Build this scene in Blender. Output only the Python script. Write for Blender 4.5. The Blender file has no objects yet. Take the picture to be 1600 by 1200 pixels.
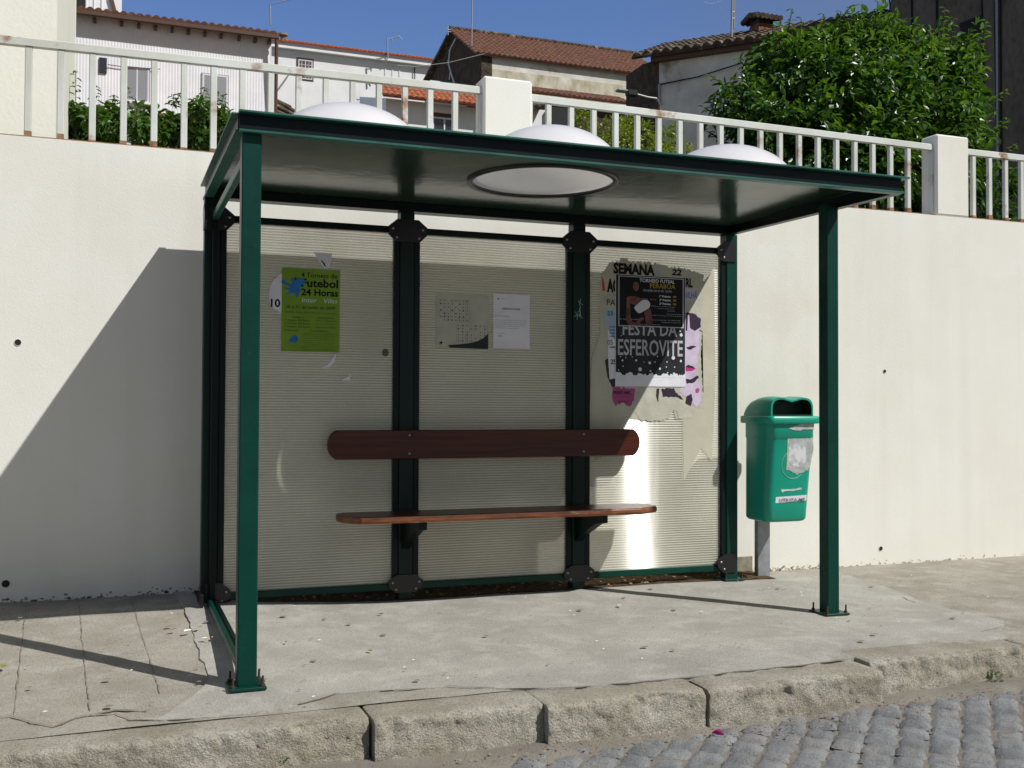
import bpy, math, random
from math import sin, cos, pi, radians, sqrt, floor
from mathutils import Vector, Matrix, noise
random.seed(7)
SC = bpy.context.scene
COL = SC.collection

# ------------------------------------------------------------------ camera, sky, sun, exposure
YAW, PIT, ROL, FPX = 0.3618, 0.0221, 0.0039, 1636.79
CAM = Vector((-0.441, -5.417, 1.020))
_f = Vector((sin(YAW) * cos(PIT), cos(YAW) * cos(PIT), sin(PIT)))
_r = Vector((cos(YAW), -sin(YAW), 0))
_u = _r.cross(_f)
_R = _r * cos(ROL) + _u * sin(ROL)
_U = -_r * sin(ROL) + _u * cos(ROL)
cd = bpy.data.cameras.new('camera')
cd.sensor_width = 36
cd.lens = FPX / 1600 * 36
cd.clip_start = 0.05
cd.clip_end = 6000
cam = bpy.data.objects.new('camera', cd)
COL.objects.link(cam)
cam.matrix_world = Matrix(((_R.x, _U.x, -_f.x, CAM.x), (_R.y, _U.y, -_f.y, CAM.y), (_R.z, _U.z, -_f.z, CAM.z), (0, 0, 0, 1)))
SC.camera = cam

LDIR = Vector((0.91, -1.0, 1.44)).normalized()          # towards the sun
EL = math.asin(LDIR.z)
AZ = math.atan2(LDIR.x, LDIR.y)                          # clockwise from +Y
w = bpy.data.worlds.new('World')
SC.world = w
w.use_nodes = True
nt = w.node_tree
bg = nt.nodes['Background']
sky = nt.nodes.new('ShaderNodeTexSky')
sky.sky_type = 'NISHITA'
sky.sun_disc = False
sky.sun_elevation = EL
sky.sun_rotation = AZ
sky.altitude = 300
sky.air_density = 1.25
sky.dust_density = 0.0
sky.ozone_density = 3.5
# added sky tint: bluer away from the sun, dimmed grey sunward to neutralise shade
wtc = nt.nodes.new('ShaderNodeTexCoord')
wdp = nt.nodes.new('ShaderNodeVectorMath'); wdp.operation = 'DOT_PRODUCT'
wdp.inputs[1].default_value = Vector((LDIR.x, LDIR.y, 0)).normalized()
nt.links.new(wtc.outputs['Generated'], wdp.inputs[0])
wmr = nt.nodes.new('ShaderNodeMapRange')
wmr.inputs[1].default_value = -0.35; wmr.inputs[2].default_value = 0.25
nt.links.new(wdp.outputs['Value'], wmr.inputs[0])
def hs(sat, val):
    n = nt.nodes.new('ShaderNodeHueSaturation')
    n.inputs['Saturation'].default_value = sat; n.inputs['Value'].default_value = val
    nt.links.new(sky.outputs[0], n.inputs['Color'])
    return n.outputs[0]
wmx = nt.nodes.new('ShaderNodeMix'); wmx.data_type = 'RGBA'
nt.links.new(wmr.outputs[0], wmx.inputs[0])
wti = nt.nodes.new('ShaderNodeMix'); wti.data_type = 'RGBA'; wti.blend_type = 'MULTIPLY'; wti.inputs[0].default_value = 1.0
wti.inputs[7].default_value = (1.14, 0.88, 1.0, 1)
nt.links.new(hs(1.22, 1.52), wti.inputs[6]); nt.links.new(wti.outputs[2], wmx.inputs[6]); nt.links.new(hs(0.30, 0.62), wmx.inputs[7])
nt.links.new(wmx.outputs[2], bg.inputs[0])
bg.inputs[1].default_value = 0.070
sl = bpy.data.lights.new('sun', 'SUN')
sl.energy = 4.75
sl.angle = radians(0.5)
sl.color = (1.0, 0.975, 0.93)
so = bpy.data.objects.new('sun', sl)
COL.objects.link(so)
so.rotation_euler = LDIR.to_track_quat('Z', 'Y').to_euler()
SC.view_settings.view_transform = 'Standard'
SC.view_settings.look = 'None'
SC.view_settings.exposure = 0.0
SC.view_settings.gamma = 1.0
SC.cycles.transparent_max_bounces = 16
SC.cycles.max_bounces = 8

# ------------------------------------------------------------------ measuring helpers
def ray(x, y):
    return _f + _R * ((x - 800) / FPX) - _U * ((y - 600) / FPX)
def onY(x, y, Y):
    d = ray(x, y)
    return CAM + d * ((Y - CAM.y) / d.y)
def onX(x, y, X):
    d = ray(x, y)
    return CAM + d * ((X - CAM.x) / d.x)
def onZ(x, y, Z):
    d = ray(x, y)
    return CAM + d * ((Z - CAM.z) / d.z)
def onP(x, y, A, n):
    d = ray(x, y)
    return CAM + d * ((A - CAM).dot(n) / d.dot(n))
def fb(v, s=1.0, seed=0):
    return noise.fractal(Vector(v) * s + Vector((seed * 7.3, seed * 3.1, seed * 1.7)), 0.9, 2.0, 4)

# ------------------------------------------------------------------ materials
def mat(name, col, rough=0.6, var=None, vscale=3.0, vdetail=6, bump=0.0, bscale=60, metal=0.0, spec=0.5, stretch=(1, 1, 1), ramp=(0.35, 0.65),
        var2=None, v2scale=1.0, v2ramp=(0.5, 0.7), bdist=0.01, coat=0.0, fine=0.0, fscale=150, streak=0.0):
    m = bpy.data.materials.new(name)
    m.use_nodes = True
    t = m.node_tree
    b = t.nodes['Principled BSDF']
    b.inputs['Base Color'].default_value = (*col, 1)
    b.inputs['Roughness'].default_value = rough
    b.inputs['Metallic'].default_value = metal
    b.inputs['Specular IOR Level'].default_value = spec
    b.inputs['Coat Weight'].default_value = coat
    tc = t.nodes.new('ShaderNodeTexCoord')
    mp = t.nodes.new('ShaderNodeMapping')
    mp.inputs['Scale'].default_value = stretch
    t.links.new(tc.outputs['Object'], mp.inputs[0])
    last = None
    def layer(prev, c2, sc, rp, det, amt=1.0):
        n = t.nodes.new('ShaderNodeTexNoise')
        n.inputs['Scale'].default_value = sc
        n.inputs['Detail'].default_value = det
        n.inputs['Roughness'].default_value = 0.62
        t.links.new(mp.outputs[0], n.inputs['Vector'])
        r = t.nodes.new('ShaderNodeMapRange')
        r.inputs[1].default_value, r.inputs[2].default_value = rp
        r.inputs[4].default_value = amt
        t.links.new(n.outputs[0], r.inputs[0])
        mx = t.nodes.new('ShaderNodeMix')
        mx.data_type = 'RGBA'
        t.links.new(r.outputs[0], mx.inputs[0])
        if prev is None:
            mx.inputs[6].default_value = (*col, 1)
        else:
            t.links.new(prev, mx.inputs[6])
        mx.inputs[7].default_value = (*c2, 1)
        return mx.outputs[2]
    if var:
        last = layer(last, var, vscale, ramp, vdetail)
    if var2:
        last = layer(last, var2, v2scale, v2ramp, 8)
    if fine:
        last = layer(last, tuple(c * 0.35 for c in col), fscale, (0.45, 0.75), 3, fine)
    if streak:
        m3 = t.nodes.new('ShaderNodeMapping'); m3.inputs['Scale'].default_value = (7, 7, 0.35)
        t.links.new(tc.outputs['Object'], m3.inputs[0])
        n = t.nodes.new('ShaderNodeTexNoise'); n.inputs['Scale'].default_value = 1.0; n.inputs['Detail'].default_value = 5
        t.links.new(m3.outputs[0], n.inputs['Vector'])
        r = t.nodes.new('ShaderNodeMapRange'); r.inputs[1].default_value = 0.5; r.inputs[2].default_value = 0.8; r.inputs[4].default_value = streak
        t.links.new(n.outputs[0], r.inputs[0])
        mx = t.nodes.new('ShaderNodeMix'); mx.data_type = 'RGBA'
        t.links.new(r.outputs[0], mx.inputs[0]); t.links.new(last, mx.inputs[6]); mx.inputs[7].default_value = (0.42, 0.40, 0.33, 1)
        last = mx.outputs[2]
    if last:
        t.links.new(last, b.inputs['Base Color'])
    if bump:
        n = t.nodes.new('ShaderNodeTexNoise')
        n.inputs['Scale'].default_value = bscale
        n.inputs['Detail'].default_value = 6
        n.inputs['Roughness'].default_value = 0.65
        t.links.new(mp.outputs[0], n.inputs['Vector'])
        bp = t.nodes.new('ShaderNodeBump')
        bp.inputs['Strength'].default_value = bump
        bp.inputs['Distance'].default_value = bdist
        t.links.new(n.outputs[0], bp.inputs['Height'])
        t.links.new(bp.outputs[0], b.inputs['Normal'])
    return m

M = {}
M['plaster'] = mat('wall_plaster', (0.755, 0.752, 0.70), 0.9, (0.72, 0.71, 0.64), 1.6, 8, 0.3, 110, spec=0.15, bdist=0.004, var2=(0.66, 0.635, 0.54), v2scale=1.3, v2ramp=(0.56, 0.85), streak=0.12)
M['cream'] = mat('cream_render', (0.79, 0.785, 0.70), 0.9, (0.755, 0.745, 0.655), 1.5, 5, 0.2, 40, spec=0.15)
M['cream2'] = mat('cream_trim', (0.62, 0.67, 0.56), 0.9, spec=0.15)
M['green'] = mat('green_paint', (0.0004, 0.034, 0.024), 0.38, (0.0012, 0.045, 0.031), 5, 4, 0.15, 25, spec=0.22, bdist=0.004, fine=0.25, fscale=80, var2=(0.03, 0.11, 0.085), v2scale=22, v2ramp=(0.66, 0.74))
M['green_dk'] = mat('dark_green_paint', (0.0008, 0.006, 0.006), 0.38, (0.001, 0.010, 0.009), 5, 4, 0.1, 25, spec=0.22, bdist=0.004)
M['green_shaded'] = mat('green_paint_shaded', (0.0006, 0.013, 0.010), 0.36, (0.001, 0.019, 0.014), 5, 4, 0.12, 25, spec=0.25, bdist=0.004)  # green paint with the back posts' shade put into the colour
M['fascia'] = mat('fascia_paint_shaded', (0.0006, 0.006, 0.008), 0.4, (0.001, 0.009, 0.011), 3, 4, 0.1, 25, spec=0.2, bdist=0.003)  # shade under the top lip is put into this near-black colour
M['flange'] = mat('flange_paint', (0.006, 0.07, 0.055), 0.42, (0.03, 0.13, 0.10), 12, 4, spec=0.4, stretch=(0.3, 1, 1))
M['soffit'] = mat('soffit_sheet', (0.006, 0.024, 0.014), 0.17, (0.030, 0.055, 0.036), 1.2, 5, 0.16, 1.5, bdist=0.035)
M['soffit'].node_tree.nodes['Principled BSDF'].inputs['IOR'].default_value = 1.27
M['black'] = mat('black_plastic', (0.008, 0.007, 0.009), 0.35, spec=0.5)
M['bolt'] = mat('steel_bolt', (0.35, 0.35, 0.36), 0.4, metal=0.8)
M['rustbolt'] = mat('rusty_bolt', (0.045, 0.032, 0.027), 0.8, (0.09, 0.05, 0.035), 60, metal=0.3)
M['wood'] = mat('varnished_wood', (0.085, 0.014, 0.004), 0.33, (0.035, 0.005, 0.002), 7, 8, 0.2, 40, spec=0.4, stretch=(0.35, 9, 9), bdist=0.003)
M['woodworn'] = mat('worn_wood', (0.24, 0.075, 0.022), 0.5, (0.10, 0.025, 0.008), 9, 6, 0.2, 40, stretch=(1, 6, 6), bdist=0.003, var2=(0.45, 0.30, 0.16), v2scale=6, v2ramp=(0.62, 0.7))
M['paint_rail'] = mat('railing_paint', (0.62, 0.65, 0.62), 0.5, (0.52, 0.53, 0.47), 3, 5, 0.15, 60, var2=(0.24, 0.10, 0.035), v2scale=3.6, v2ramp=(0.585, 0.68), bdist=0.004)
M['rust'] = mat('rust', (0.16, 0.065, 0.03), 0.9, (0.32, 0.2, 0.12), 30, 5, 0.3, 80)
M['pave'] = mat('pavement_concrete', (0.42, 0.39, 0.33), 0.92, (0.30, 0.275, 0.225), 2.6, 9, 1.0, 150, spec=0.2, bdist=0.008, var2=(0.47, 0.45, 0.40), v2scale=7, v2ramp=(0.5, 0.75), fine=0.6, fscale=110)
M['pad'] = mat('slab_concrete', (0.43, 0.415, 0.375), 0.9, (0.335, 0.32, 0.285), 2.2, 10, 0.9, 170, spec=0.2, bdist=0.006, var2=(0.50, 0.485, 0.44), v2scale=6, v2ramp=(0.5, 0.75), fine=0.55, fscale=125)
M['granite'] = mat('kerb_granite', (0.45, 0.415, 0.335), 0.9, (0.33, 0.30, 0.235), 5, 9, 1.0, 150, spec=0.2, bdist=0.012, var2=(0.52, 0.495, 0.43), v2scale=3.5, v2ramp=(0.48, 0.7), fine=0.8, fscale=105)
M['cobble'] = mat('granite_setts', (0.31, 0.318, 0.32), 0.85, (0.18, 0.185, 0.19), 6, 9, 1.0, 160, spec=0.2, bdist=0.009, var2=(0.36, 0.345, 0.315), v2scale=5, v2ramp=(0.5, 0.75), fine=0.8, fscale=150)
M['grit'] = mat('gutter_grit', (0.29, 0.265, 0.225), 0.95, (0.21, 0.19, 0.16), 5, 9, 1.0, 170, spec=0.1, bdist=0.008, fine=0.5, fscale=160)
M['dirt'] = mat('dirt', (0.07, 0.05, 0.035), 1.0, (0.16, 0.11, 0.06), 25, 9, 1.0, 120, spec=0.05, bdist=0.015)
M['crack'] = mat('crack_dirt', (0.17, 0.155, 0.12), 1.0, (0.25, 0.23, 0.18), 40, spec=0.05)
M['ground'] = mat('asphalt', (0.12, 0.12, 0.115), 0.9, (0.16, 0.155, 0.145), 3, spec=0.2)
M['hill'] = mat('hill_earth', (0.10, 0.09, 0.05), 1.0, (0.05, 0.07, 0.025), 0.6, 8, 0.5, 5, bdist=0.1)
M['binp'] = mat('bin_plastic', (0.0, 0.27, 0.18), 0.33, (0.002, 0.30, 0.205), 3, 4, 0.08, 40, spec=0.5, bdist=0.003, fine=0.15, fscale=200)
M['bindk'] = mat('bin_inside', (0.001, 0.03, 0.016), 0.6)
M['galv'] = mat('galvanised_steel', (0.36, 0.38, 0.39), 0.5, (0.26, 0.28, 0.29), 20, 5, metal=0.55)
M['sticker'] = mat('worn_sticker', (0.62, 0.64, 0.64), 0.6, (0.38, 0.42, 0.43), 18, 6, ramp=(0.45, 0.6))
M['stickgrey'] = mat('grey_sticker', (0.30, 0.33, 0.32), 0.6, (0.5, 0.52, 0.5), 22, 6)
M['palegreen'] = mat('pale_green_print', (0.25, 0.52, 0.40), 0.5)
M['paper'] = mat('white_paper', (0.76, 0.76, 0.82), 0.8, (0.68, 0.68, 0.74), 8, 5, 0.5, 9, bdist=0.012)
M['paper2'] = mat('yellowed_paper', (0.50, 0.485, 0.41), 0.8, (0.42, 0.405, 0.335), 10, 5, 0.5, 9, bdist=0.012)
M['glue'] = mat('paper_residue', (0.52, 0.50, 0.40), 0.85, (0.46, 0.44, 0.34), 6, 6, 0.15, 30)
M['lilac'] = mat('lilac_print', (0.62, 0.54, 0.66), 0.7, (0.48, 0.38, 0.55), 12, 5)
M['plum'] = mat('plum_print', (0.022, 0.006, 0.03), 0.5)
M['pink'] = mat('pink_print', (0.42, 0.07, 0.22), 0.7, (0.34, 0.05, 0.17), 14, 5)
M['magenta'] = mat('magenta_print', (0.45, 0.02, 0.20), 0.6)
M['red'] = mat('red_print', (0.55, 0.03, 0.015), 0.6)
M['palebl'] = mat('pale_blue_print', (0.34, 0.44, 0.52), 0.7)
M['blue'] = mat('blue_print', (0.01, 0.10, 0.36), 0.6, (0.01, 0.2, 0.5), 14, 4)
M['ink'] = mat('black_ink', (0.006, 0.006, 0.008), 0.5, spec=0.2)
M['greyink'] = mat('grey_ink', (0.16, 0.16, 0.17), 0.6)
M['night'] = mat('night_print', (0.010, 0.011, 0.014), 0.42, (0.030, 0.031, 0.036), 3.5, 3, 0.5, 8, spec=0.25, bdist=0.012)
M['silver'] = mat('silver_ink', (0.36, 0.37, 0.41), 0.5, (0.50, 0.51, 0.55), 7, 3)
M['whiteink'] = mat('white_ink', (0.66, 0.67, 0.70), 0.6)
M['yellowink'] = mat('yellow_ink', (0.42, 0.27, 0.01), 0.6)
M['lime'] = mat('lime_print', (0.135, 0.27, 0.008), 0.6, (0.20, 0.33, 0.015), 4, 3, 0.5, 7, bdist=0.012)
M['skin'] = mat('printed_skin', (0.07, 0.018, 0.015), 0.6, (0.22, 0.08, 0.07), 25, 3)
M['dkgreenink'] = mat('dark_green_ink', (0.025, 0.06, 0.004), 0.6)
M['bluewhite'] = mat('blue_white_wall', (0.62, 0.66, 0.74), 0.8)
M['white'] = mat('white_render', (0.84, 0.84, 0.84), 0.9, (0.74, 0.74, 0.75), 0.8, 6, 0.2, 8, spec=0.15)
M['corr'] = mat('white_cladding', (0.84, 0.84, 0.86), 0.6, (0.74, 0.74, 0.78), 1.3, 6, spec=0.3)
M['oldwhite'] = mat('weathered_render', (0.70, 0.68, 0.63), 0.95, (0.50, 0.47, 0.42), 1.0, 8, 0.4, 10, spec=0.1, var2=(0.25, 0.20, 0.15), v2scale=0.9, v2ramp=(0.60, 0.72))
M['lit_stained'] = mat('stained_sunlit_wall', (0.66, 0.63, 0.54), 0.95, (0.36, 0.31, 0.20), 1.5, 8, 0.3, 6, spec=0.1, stretch=(1, 1, 0.6))  # sunlit strip of wall put into the colour, with real brown stains
M['stone'] = mat('dark_stone', (0.060, 0.045, 0.035), 1.0, (0.12, 0.09, 0.065), 3, 8, 1.0, 5, spec=0.1, bdist=0.15)
M['slate'] = mat('dark_cladding', (0.115, 0.098, 0.085), 0.85, (0.17, 0.15, 0.13), 1.3, 8, 0.6, 6, spec=0.1, bdist=0.05, stretch=(1, 1, 0.4), fine=0.5, fscale=12)
M['tile_red'] = mat('orange_tile', (0.44, 0.135, 0.055), 0.85, (0.30, 0.09, 0.045), 5, 6, 0.2, 10, var2=(0.5, 0.22, 0.11), v2scale=8)
M['tile_brown'] = mat('brown_tile', (0.20, 0.075, 0.040), 0.9, (0.10, 0.050, 0.035), 3.5, 8, 0.3, 8, var2=(0.26, 0.14, 0.085), v2scale=7, v2ramp=(0.5, 0.65))
M['tile_old'] = mat('lichened_tile', (0.10, 0.068, 0.045), 0.95, (0.045, 0.032, 0.024), 4, 8, 0.4, 8, var2=(0.24, 0.21, 0.155), v2scale=3.5, v2ramp=(0.54, 0.66))
M['fibro'] = mat('grey_ridge_mortar', (0.30, 0.29, 0.25), 0.9, (0.2, 0.19, 0.16), 6, 6)
M['brownwood'] = mat('brown_gutter', (0.085, 0.04, 0.025), 0.6)
M['wframe'] = mat('window_frame', (0.66, 0.66, 0.70), 0.5)
M['shutter'] = mat('roller_shutter', (0.30, 0.29, 0.255), 0.7)
M['glass'] = mat('window_glass', (0.03, 0.035, 0.045), 0.08, spec=0.8)
M['darkin'] = mat('dark_opening', (0.01, 0.01, 0.012), 0.8)
M['metal'] = mat('grey_metal', (0.30, 0.31, 0.33), 0.5, metal=0.5)
M['bark'] = mat('bark', (0.06, 0.045, 0.03), 1.0, (0.1, 0.08, 0.06), 12, 6, 0.6, 20)
M['deadleaf'] = mat('dead_leaf', (0.26, 0.14, 0.05), 0.8, (0.4, 0.27, 0.12), 30)
M['scrapw'] = mat('litter_paper', (0.75, 0.74, 0.72), 0.8)
M['stain'] = mat('wall_base_stain', (0.34, 0.27, 0.17), 1.0, (0.50, 0.43, 0.31), 30, 8)
M['grime'] = mat('grime', (0.20, 0.18, 0.13), 1.0, (0.32, 0.29, 0.22), 30, 6)

def leafmat(name, c1, c2, tr=0.35, rough=0.38):
    m = bpy.data.materials.new(name)
    m.use_nodes = True
    t = m.node_tree
    b = t.nodes['Principled BSDF']
    b.inputs['Roughness'].default_value = rough
    b.inputs['Specular IOR Level'].default_value = 0.6
    g = t.nodes.new('ShaderNodeNewGeometry')
    mx = t.nodes.new('ShaderNodeMix')
    mx.data_type = 'RGBA'
    mx.inputs[6].default_value = (*c1, 1)
    mx.inputs[7].default_value = (*c2, 1)
    t.links.new(g.outputs['Random Per Island'], mx.inputs[0])
    t.links.new(mx.outputs[2], b.inputs['Base Color'])
    tl = t.nodes.new('ShaderNodeBsdfTranslucent')
    mul = t.nodes.new('ShaderNodeMix')
    mul.data_type = 'RGBA'
    mul.inputs[0].default_value = 0.4
    mul.inputs[7].default_value = (0.16, 0.30, 0.01, 1)
    t.links.new(mx.outputs[2], mul.inputs[6])
    t.links.new(mul.outputs[2], tl.inputs[0])
    ms = t.nodes.new('ShaderNodeMixShader')
    ms.inputs[0].default_value = tr
    t.links.new(b.outputs[0], ms.inputs[1])
    t.links.new(tl.outputs[0], ms.inputs[2])
    t.links.new(ms.outputs[0], t.nodes['Material Output'].inputs[0])
    return m
M['leaf'] = leafmat('tree_leaf', (0.014, 0.058, 0.006), (0.042, 0.125, 0.012), 0.28, 0.34)
M['shoot'] = leafmat('young_leaf', (0.060, 0.165, 0.013), (0.15, 0.27, 0.028), 0.40, 0.36)
M['leafvine'] = leafmat('vine_leaf', (0.040, 0.105, 0.016), (0.095, 0.185, 0.03))
M['leafyel'] = leafmat('yellow_green_leaf', (0.17, 0.24, 0.02), (0.30, 0.34, 0.035), 0.35)

# ribbed translucent sheet
def sheet_material():
    m = bpy.data.materials.new('ribbed_sheet')
    m.use_nodes = True
    t = m.node_tree
    b = t.nodes['Principled BSDF']
    b.inputs['Base Color'].default_value = (0.82, 0.79, 0.66, 1)
    b.inputs['Roughness'].default_value = 0.15
    b.inputs['Specular IOR Level'].default_value = 0.4
    tc = t.nodes.new('ShaderNodeTexCoord')
    sep = t.nodes.new('ShaderNodeSeparateXYZ')
    t.links.new(tc.outputs['Object'], sep.inputs[0])
    mu = t.nodes.new('ShaderNodeMath'); mu.operation = 'MULTIPLY'
    mu.inputs[1].default_value = 2 * pi / 0.0138
    t.links.new(sep.outputs[2], mu.inputs[0])
    sn = t.nodes.new('ShaderNodeMath'); sn.operation = 'SINE'
    t.links.new(mu.outputs[0], sn.inputs[0])
    bp = t.nodes.new('ShaderNodeBump')
    bp.inputs['Strength'].default_value = 1.0
    bp.inputs['Distance'].default_value = 0.0011
    t.links.new(sn.outputs[0], bp.inputs['Height'])
    t.links.new(bp.outputs[0], b.inputs['Normal'])
    # ribs are whiter (more opaque), flutes clearer
    mr = t.nodes.new('ShaderNodeMapRange')
    mr.inputs[1].default_value = -0.55
    mr.inputs[2].default_value = 0.75
    mr.inputs[3].default_value = 0.15
    mr.inputs[4].default_value = 0.45
    t.links.new(sn.outputs[0], mr.inputs[0])
    # patchy grime on the sheet
    n = t.nodes.new('ShaderNodeTexNoise')
    n.inputs['Scale'].default_value = 2.2
    n.inputs['Detail'].default_value = 7
    t.links.new(tc.outputs['Object'], n.inputs['Vector'])
    r2 = t.nodes.new('ShaderNodeMapRange')
    r2.inputs[1].default_value = 0.35
    r2.inputs[2].default_value = 0.7
    r2.inputs[3].default_value = 0.0
    r2.inputs[4].default_value = 0.16
    t.links.new(n.outputs[0], r2.inputs[0])
    ad = t.nodes.new('ShaderNodeMath'); ad.operation = 'ADD'
    t.links.new(mr.outputs[0], ad.inputs[0])
    t.links.new(r2.outputs[0], ad.inputs[1])
    tr = t.nodes.new('ShaderNodeBsdfTransparent')
    tr.inputs[0].default_value = (0.93, 0.93, 0.90, 1)
    ms = t.nodes.new('ShaderNodeMixShader')
    t.links.new(ad.outputs[0], ms.inputs[0])
    t.links.new(tr.outputs[0], ms.inputs[1])
    t.links.new(b.outputs[0], ms.inputs[2])
    # the fine horizontal flutes spread a reflection up and down but keep it narrow sideways
    gl = t.nodes.new('ShaderNodeBsdfAnisotropic')
    gl.inputs['Color'].default_value = (1, 1, 1, 1)
    gl.inputs['Roughness'].default_value = 0.21
    gl.inputs['Anisotropy'].default_value = 0.91
    tv = t.nodes.new('ShaderNodeCombineXYZ'); tv.inputs[0].default_value = 1.0
    t.links.new(tv.outputs[0], gl.inputs['Tangent'])
    m2 = t.nodes.new('ShaderNodeMixShader')
    m2.inputs[0].default_value = 0.038
    t.links.new(ms.outputs[0], m2.inputs[1]); t.links.new(gl.outputs[0], m2.inputs[2])
    t.links.new(m2.outputs[0], t.nodes['Material Output'].inputs[0])
    return m
M['sheet'] = sheet_material()
def dome_material():
    m = bpy.data.materials.new('opal_acrylic')
    m.use_nodes = True
    t = m.node_tree
    b = t.nodes['Principled BSDF']
    b.inputs['Base Color'].default_value = (0.78, 0.77, 0.80, 1)
    b.inputs['Roughness'].default_value = 0.25
    tl = t.nodes.new('ShaderNodeBsdfTranslucent')
    tl.inputs[0].default_value = (0.75, 0.72, 0.64, 1)
    ms = t.nodes.new('ShaderNodeMixShader')
    ms.inputs[0].default_value = 0.22
    t.links.new(b.outputs[0], ms.inputs[1])
    t.links.new(tl.outputs[0], ms.inputs[2])
    t.links.new(ms.outputs[0], t.nodes['Material Output'].inputs[0])
    return m
M['opal'] = dome_material()

# ------------------------------------------------------------------ mesh builder
class MB:
    def __init__(s):
        s.v = []; s.f = []; s.m = []; s.sm = []; s.mats = []
    def mi(s, m):
        if m not in s.mats: s.mats.append(m)
        return s.mats.index(m)
    def add(s, vs, fs, m, smooth=False):
        o = len(s.v)
        s.v += [tuple(p) for p in vs]
        k = s.mi(m)
        for f in fs:
            s.f.append([i + o for i in f]); s.m.append(k); s.sm.append(smooth)
    def box(s, x0, x1, y0, y1, z0, z1, m, bev=0.0):
        if bev <= 0:
            vs = [(x, y, z) for x in (x0, x1) for y in (y0, y1) for z in (z0, z1)]
            s.add(vs, [(0, 1, 3, 2), (4, 6, 7, 5), (0, 4, 5, 1), (2, 3, 7, 6), (0, 2, 6, 4), (1, 5, 7, 3)], m)
            return s
        # chamfered box
        import itertools
        c = ((x0 + x1) / 2, (y0 + y1) / 2, (z0 + z1) / 2)
        h = (abs(x1 - x0) / 2, abs(y1 - y0) / 2, abs(z1 - z0) / 2)
        vs = []; idx = {}
        for sg in itertools.product((-1, 1), repeat=3):
            for a in range(3):
                p = [c[i] + sg[i] * (h[i] - (0 if i == a else bev)) for i in range(3)]
                idx[(sg, a)] = len(vs); vs.append(tuple(p))
        fs = []
        for a in range(3):
            for sa in (-1, 1):
                b_, c_ = [i for i in range(3) if i != a]
                q = []
                for (u, v_) in ((-1, -1), (1, -1), (1, 1), (-1, 1)):
                    sg = [0, 0, 0]; sg[a] = sa; sg[b_] = u; sg[c_] = v_
                    q.append(idx[(tuple(sg), a)])
                fs.append(q)
        for a in range(3):
            b_, c_ = [i for i in range(3) if i != a]
            for sb in (-1, 1):
                for sc_ in (-1, 1):
                    q = []
                    for sa, ax in ((-1, b_), (1, b_), (1, c_), (-1, c_)):
                        sg = [0, 0, 0]; sg[a] = sa; sg[b_] = sb; sg[c_] = sc_
                        q.append(idx[(tuple(sg), ax)])
                    fs.append(q)
        for sg in itertools.product((-1, 1), repeat=3):
            fs.append([idx[(sg, a)] for a in range(3)])
        s.add(vs, fs, m)
        return s
    def prism(s, pts, d, m, smooth=False):
        """closed polygon of 3D points extruded by vector d"""
        n = len(pts)
        d = Vector(d)
        vs = [Vector(p) for p in pts] + [Vector(p) + d for p in pts]
        fs = [list(range(n))[::-1], list(range(n, 2 * n))] + [(i, (i + 1) % n, n + (i + 1) % n, n + i) for i in range(n)]
        s.add(vs, fs, m, smooth)
        return s
    def flat(s, pts, m):
        s.add(pts, [list(range(len(pts)))], m)
        return s
    def cyl(s, a, b, r, m, n=10, r2=None, cap=True):
        a = Vector(a); b = Vector(b); r2 = r if r2 is None else r2
        z = (b - a).normalized()
        x = z.orthogonal().normalized(); y = z.cross(x)
        vs = [a + (x * cos(2 * pi * i / n) + y * sin(2 * pi * i / n)) * r for i in range(n)] + \
             [b + (x * cos(2 * pi * i / n) + y * sin(2 * pi * i / n)) * r2 for i in range(n)]
        s.add(vs, [(i, (i + 1) % n, n + (i + 1) % n, n + i) for i in range(n)], m, True)
        if cap: s.add(vs, [list(range(n))[::-1], list(range(n, 2 * n))], m)
        return s
    def tube(s, pts, r, m, n=6):
        for i in range(len(pts) - 1):
            s.cyl(pts[i], pts[i + 1], r if not callable(r) else r(i), m, n, None if not callable(r) else r(i + 1), cap=True)
        return s
    def lathe(s, prof, c, m, n=40, smooth=True, sx=1, sy=1):
        """prof: (r, z) list"""
        vs = []
        for r, z in prof:
            for i in range(n):
                vs.append((c[0] + r * cos(2 * pi * i / n) * sx, c[1] + r * sin(2 * pi * i / n) * sy, c[2] + z))
        fs = []
        for j in range(len(prof) - 1):
            for i in range(n):
                fs.append((j * n + i, j * n + (i + 1) % n, (j + 1) * n + (i + 1) % n, (j + 1) * n + i))
        s.add(vs, fs, m, smooth)
        return s
    def text(s, st, x0, x1, z0, z1, y, m, fit=True, shear=0.0, bold=0.0):
        """lettering on a plane facing -Y, filling the box"""
        cu = bpy.data.curves.new('t', 'FONT')
        cu.body = st
        cu.resolution_u = 2
        cu.offset = bold
        o = bpy.data.objects.new('t', cu)
        COL.objects.link(o)
        dg = bpy.context.evaluated_depsgraph_get()
        me = bpy.data.meshes.new_from_object(o.evaluated_get(dg))
        vs = [v.co.copy() for v in me.vertices]
        fs = [list(p.vertices) for p in me.polygons]
        bpy.data.objects.remove(o); bpy.data.curves.remove(cu); bpy.data.meshes.remove(me)
        if not vs: return s
        a = min(v.x for v in vs); b = max(v.x for v in vs); c = min(v.y for v in vs); d = max(v.y for v in vs)
        kx = (x1 - x0) / (b - a); kz = (z1 - z0) / (d - c)
        s.add([(x0 + (v.x - a) * kx + shear * (v.y - c) * kz, y, z0 + (v.y - c) * kz) for v in vs], fs, m)
        return s
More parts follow.
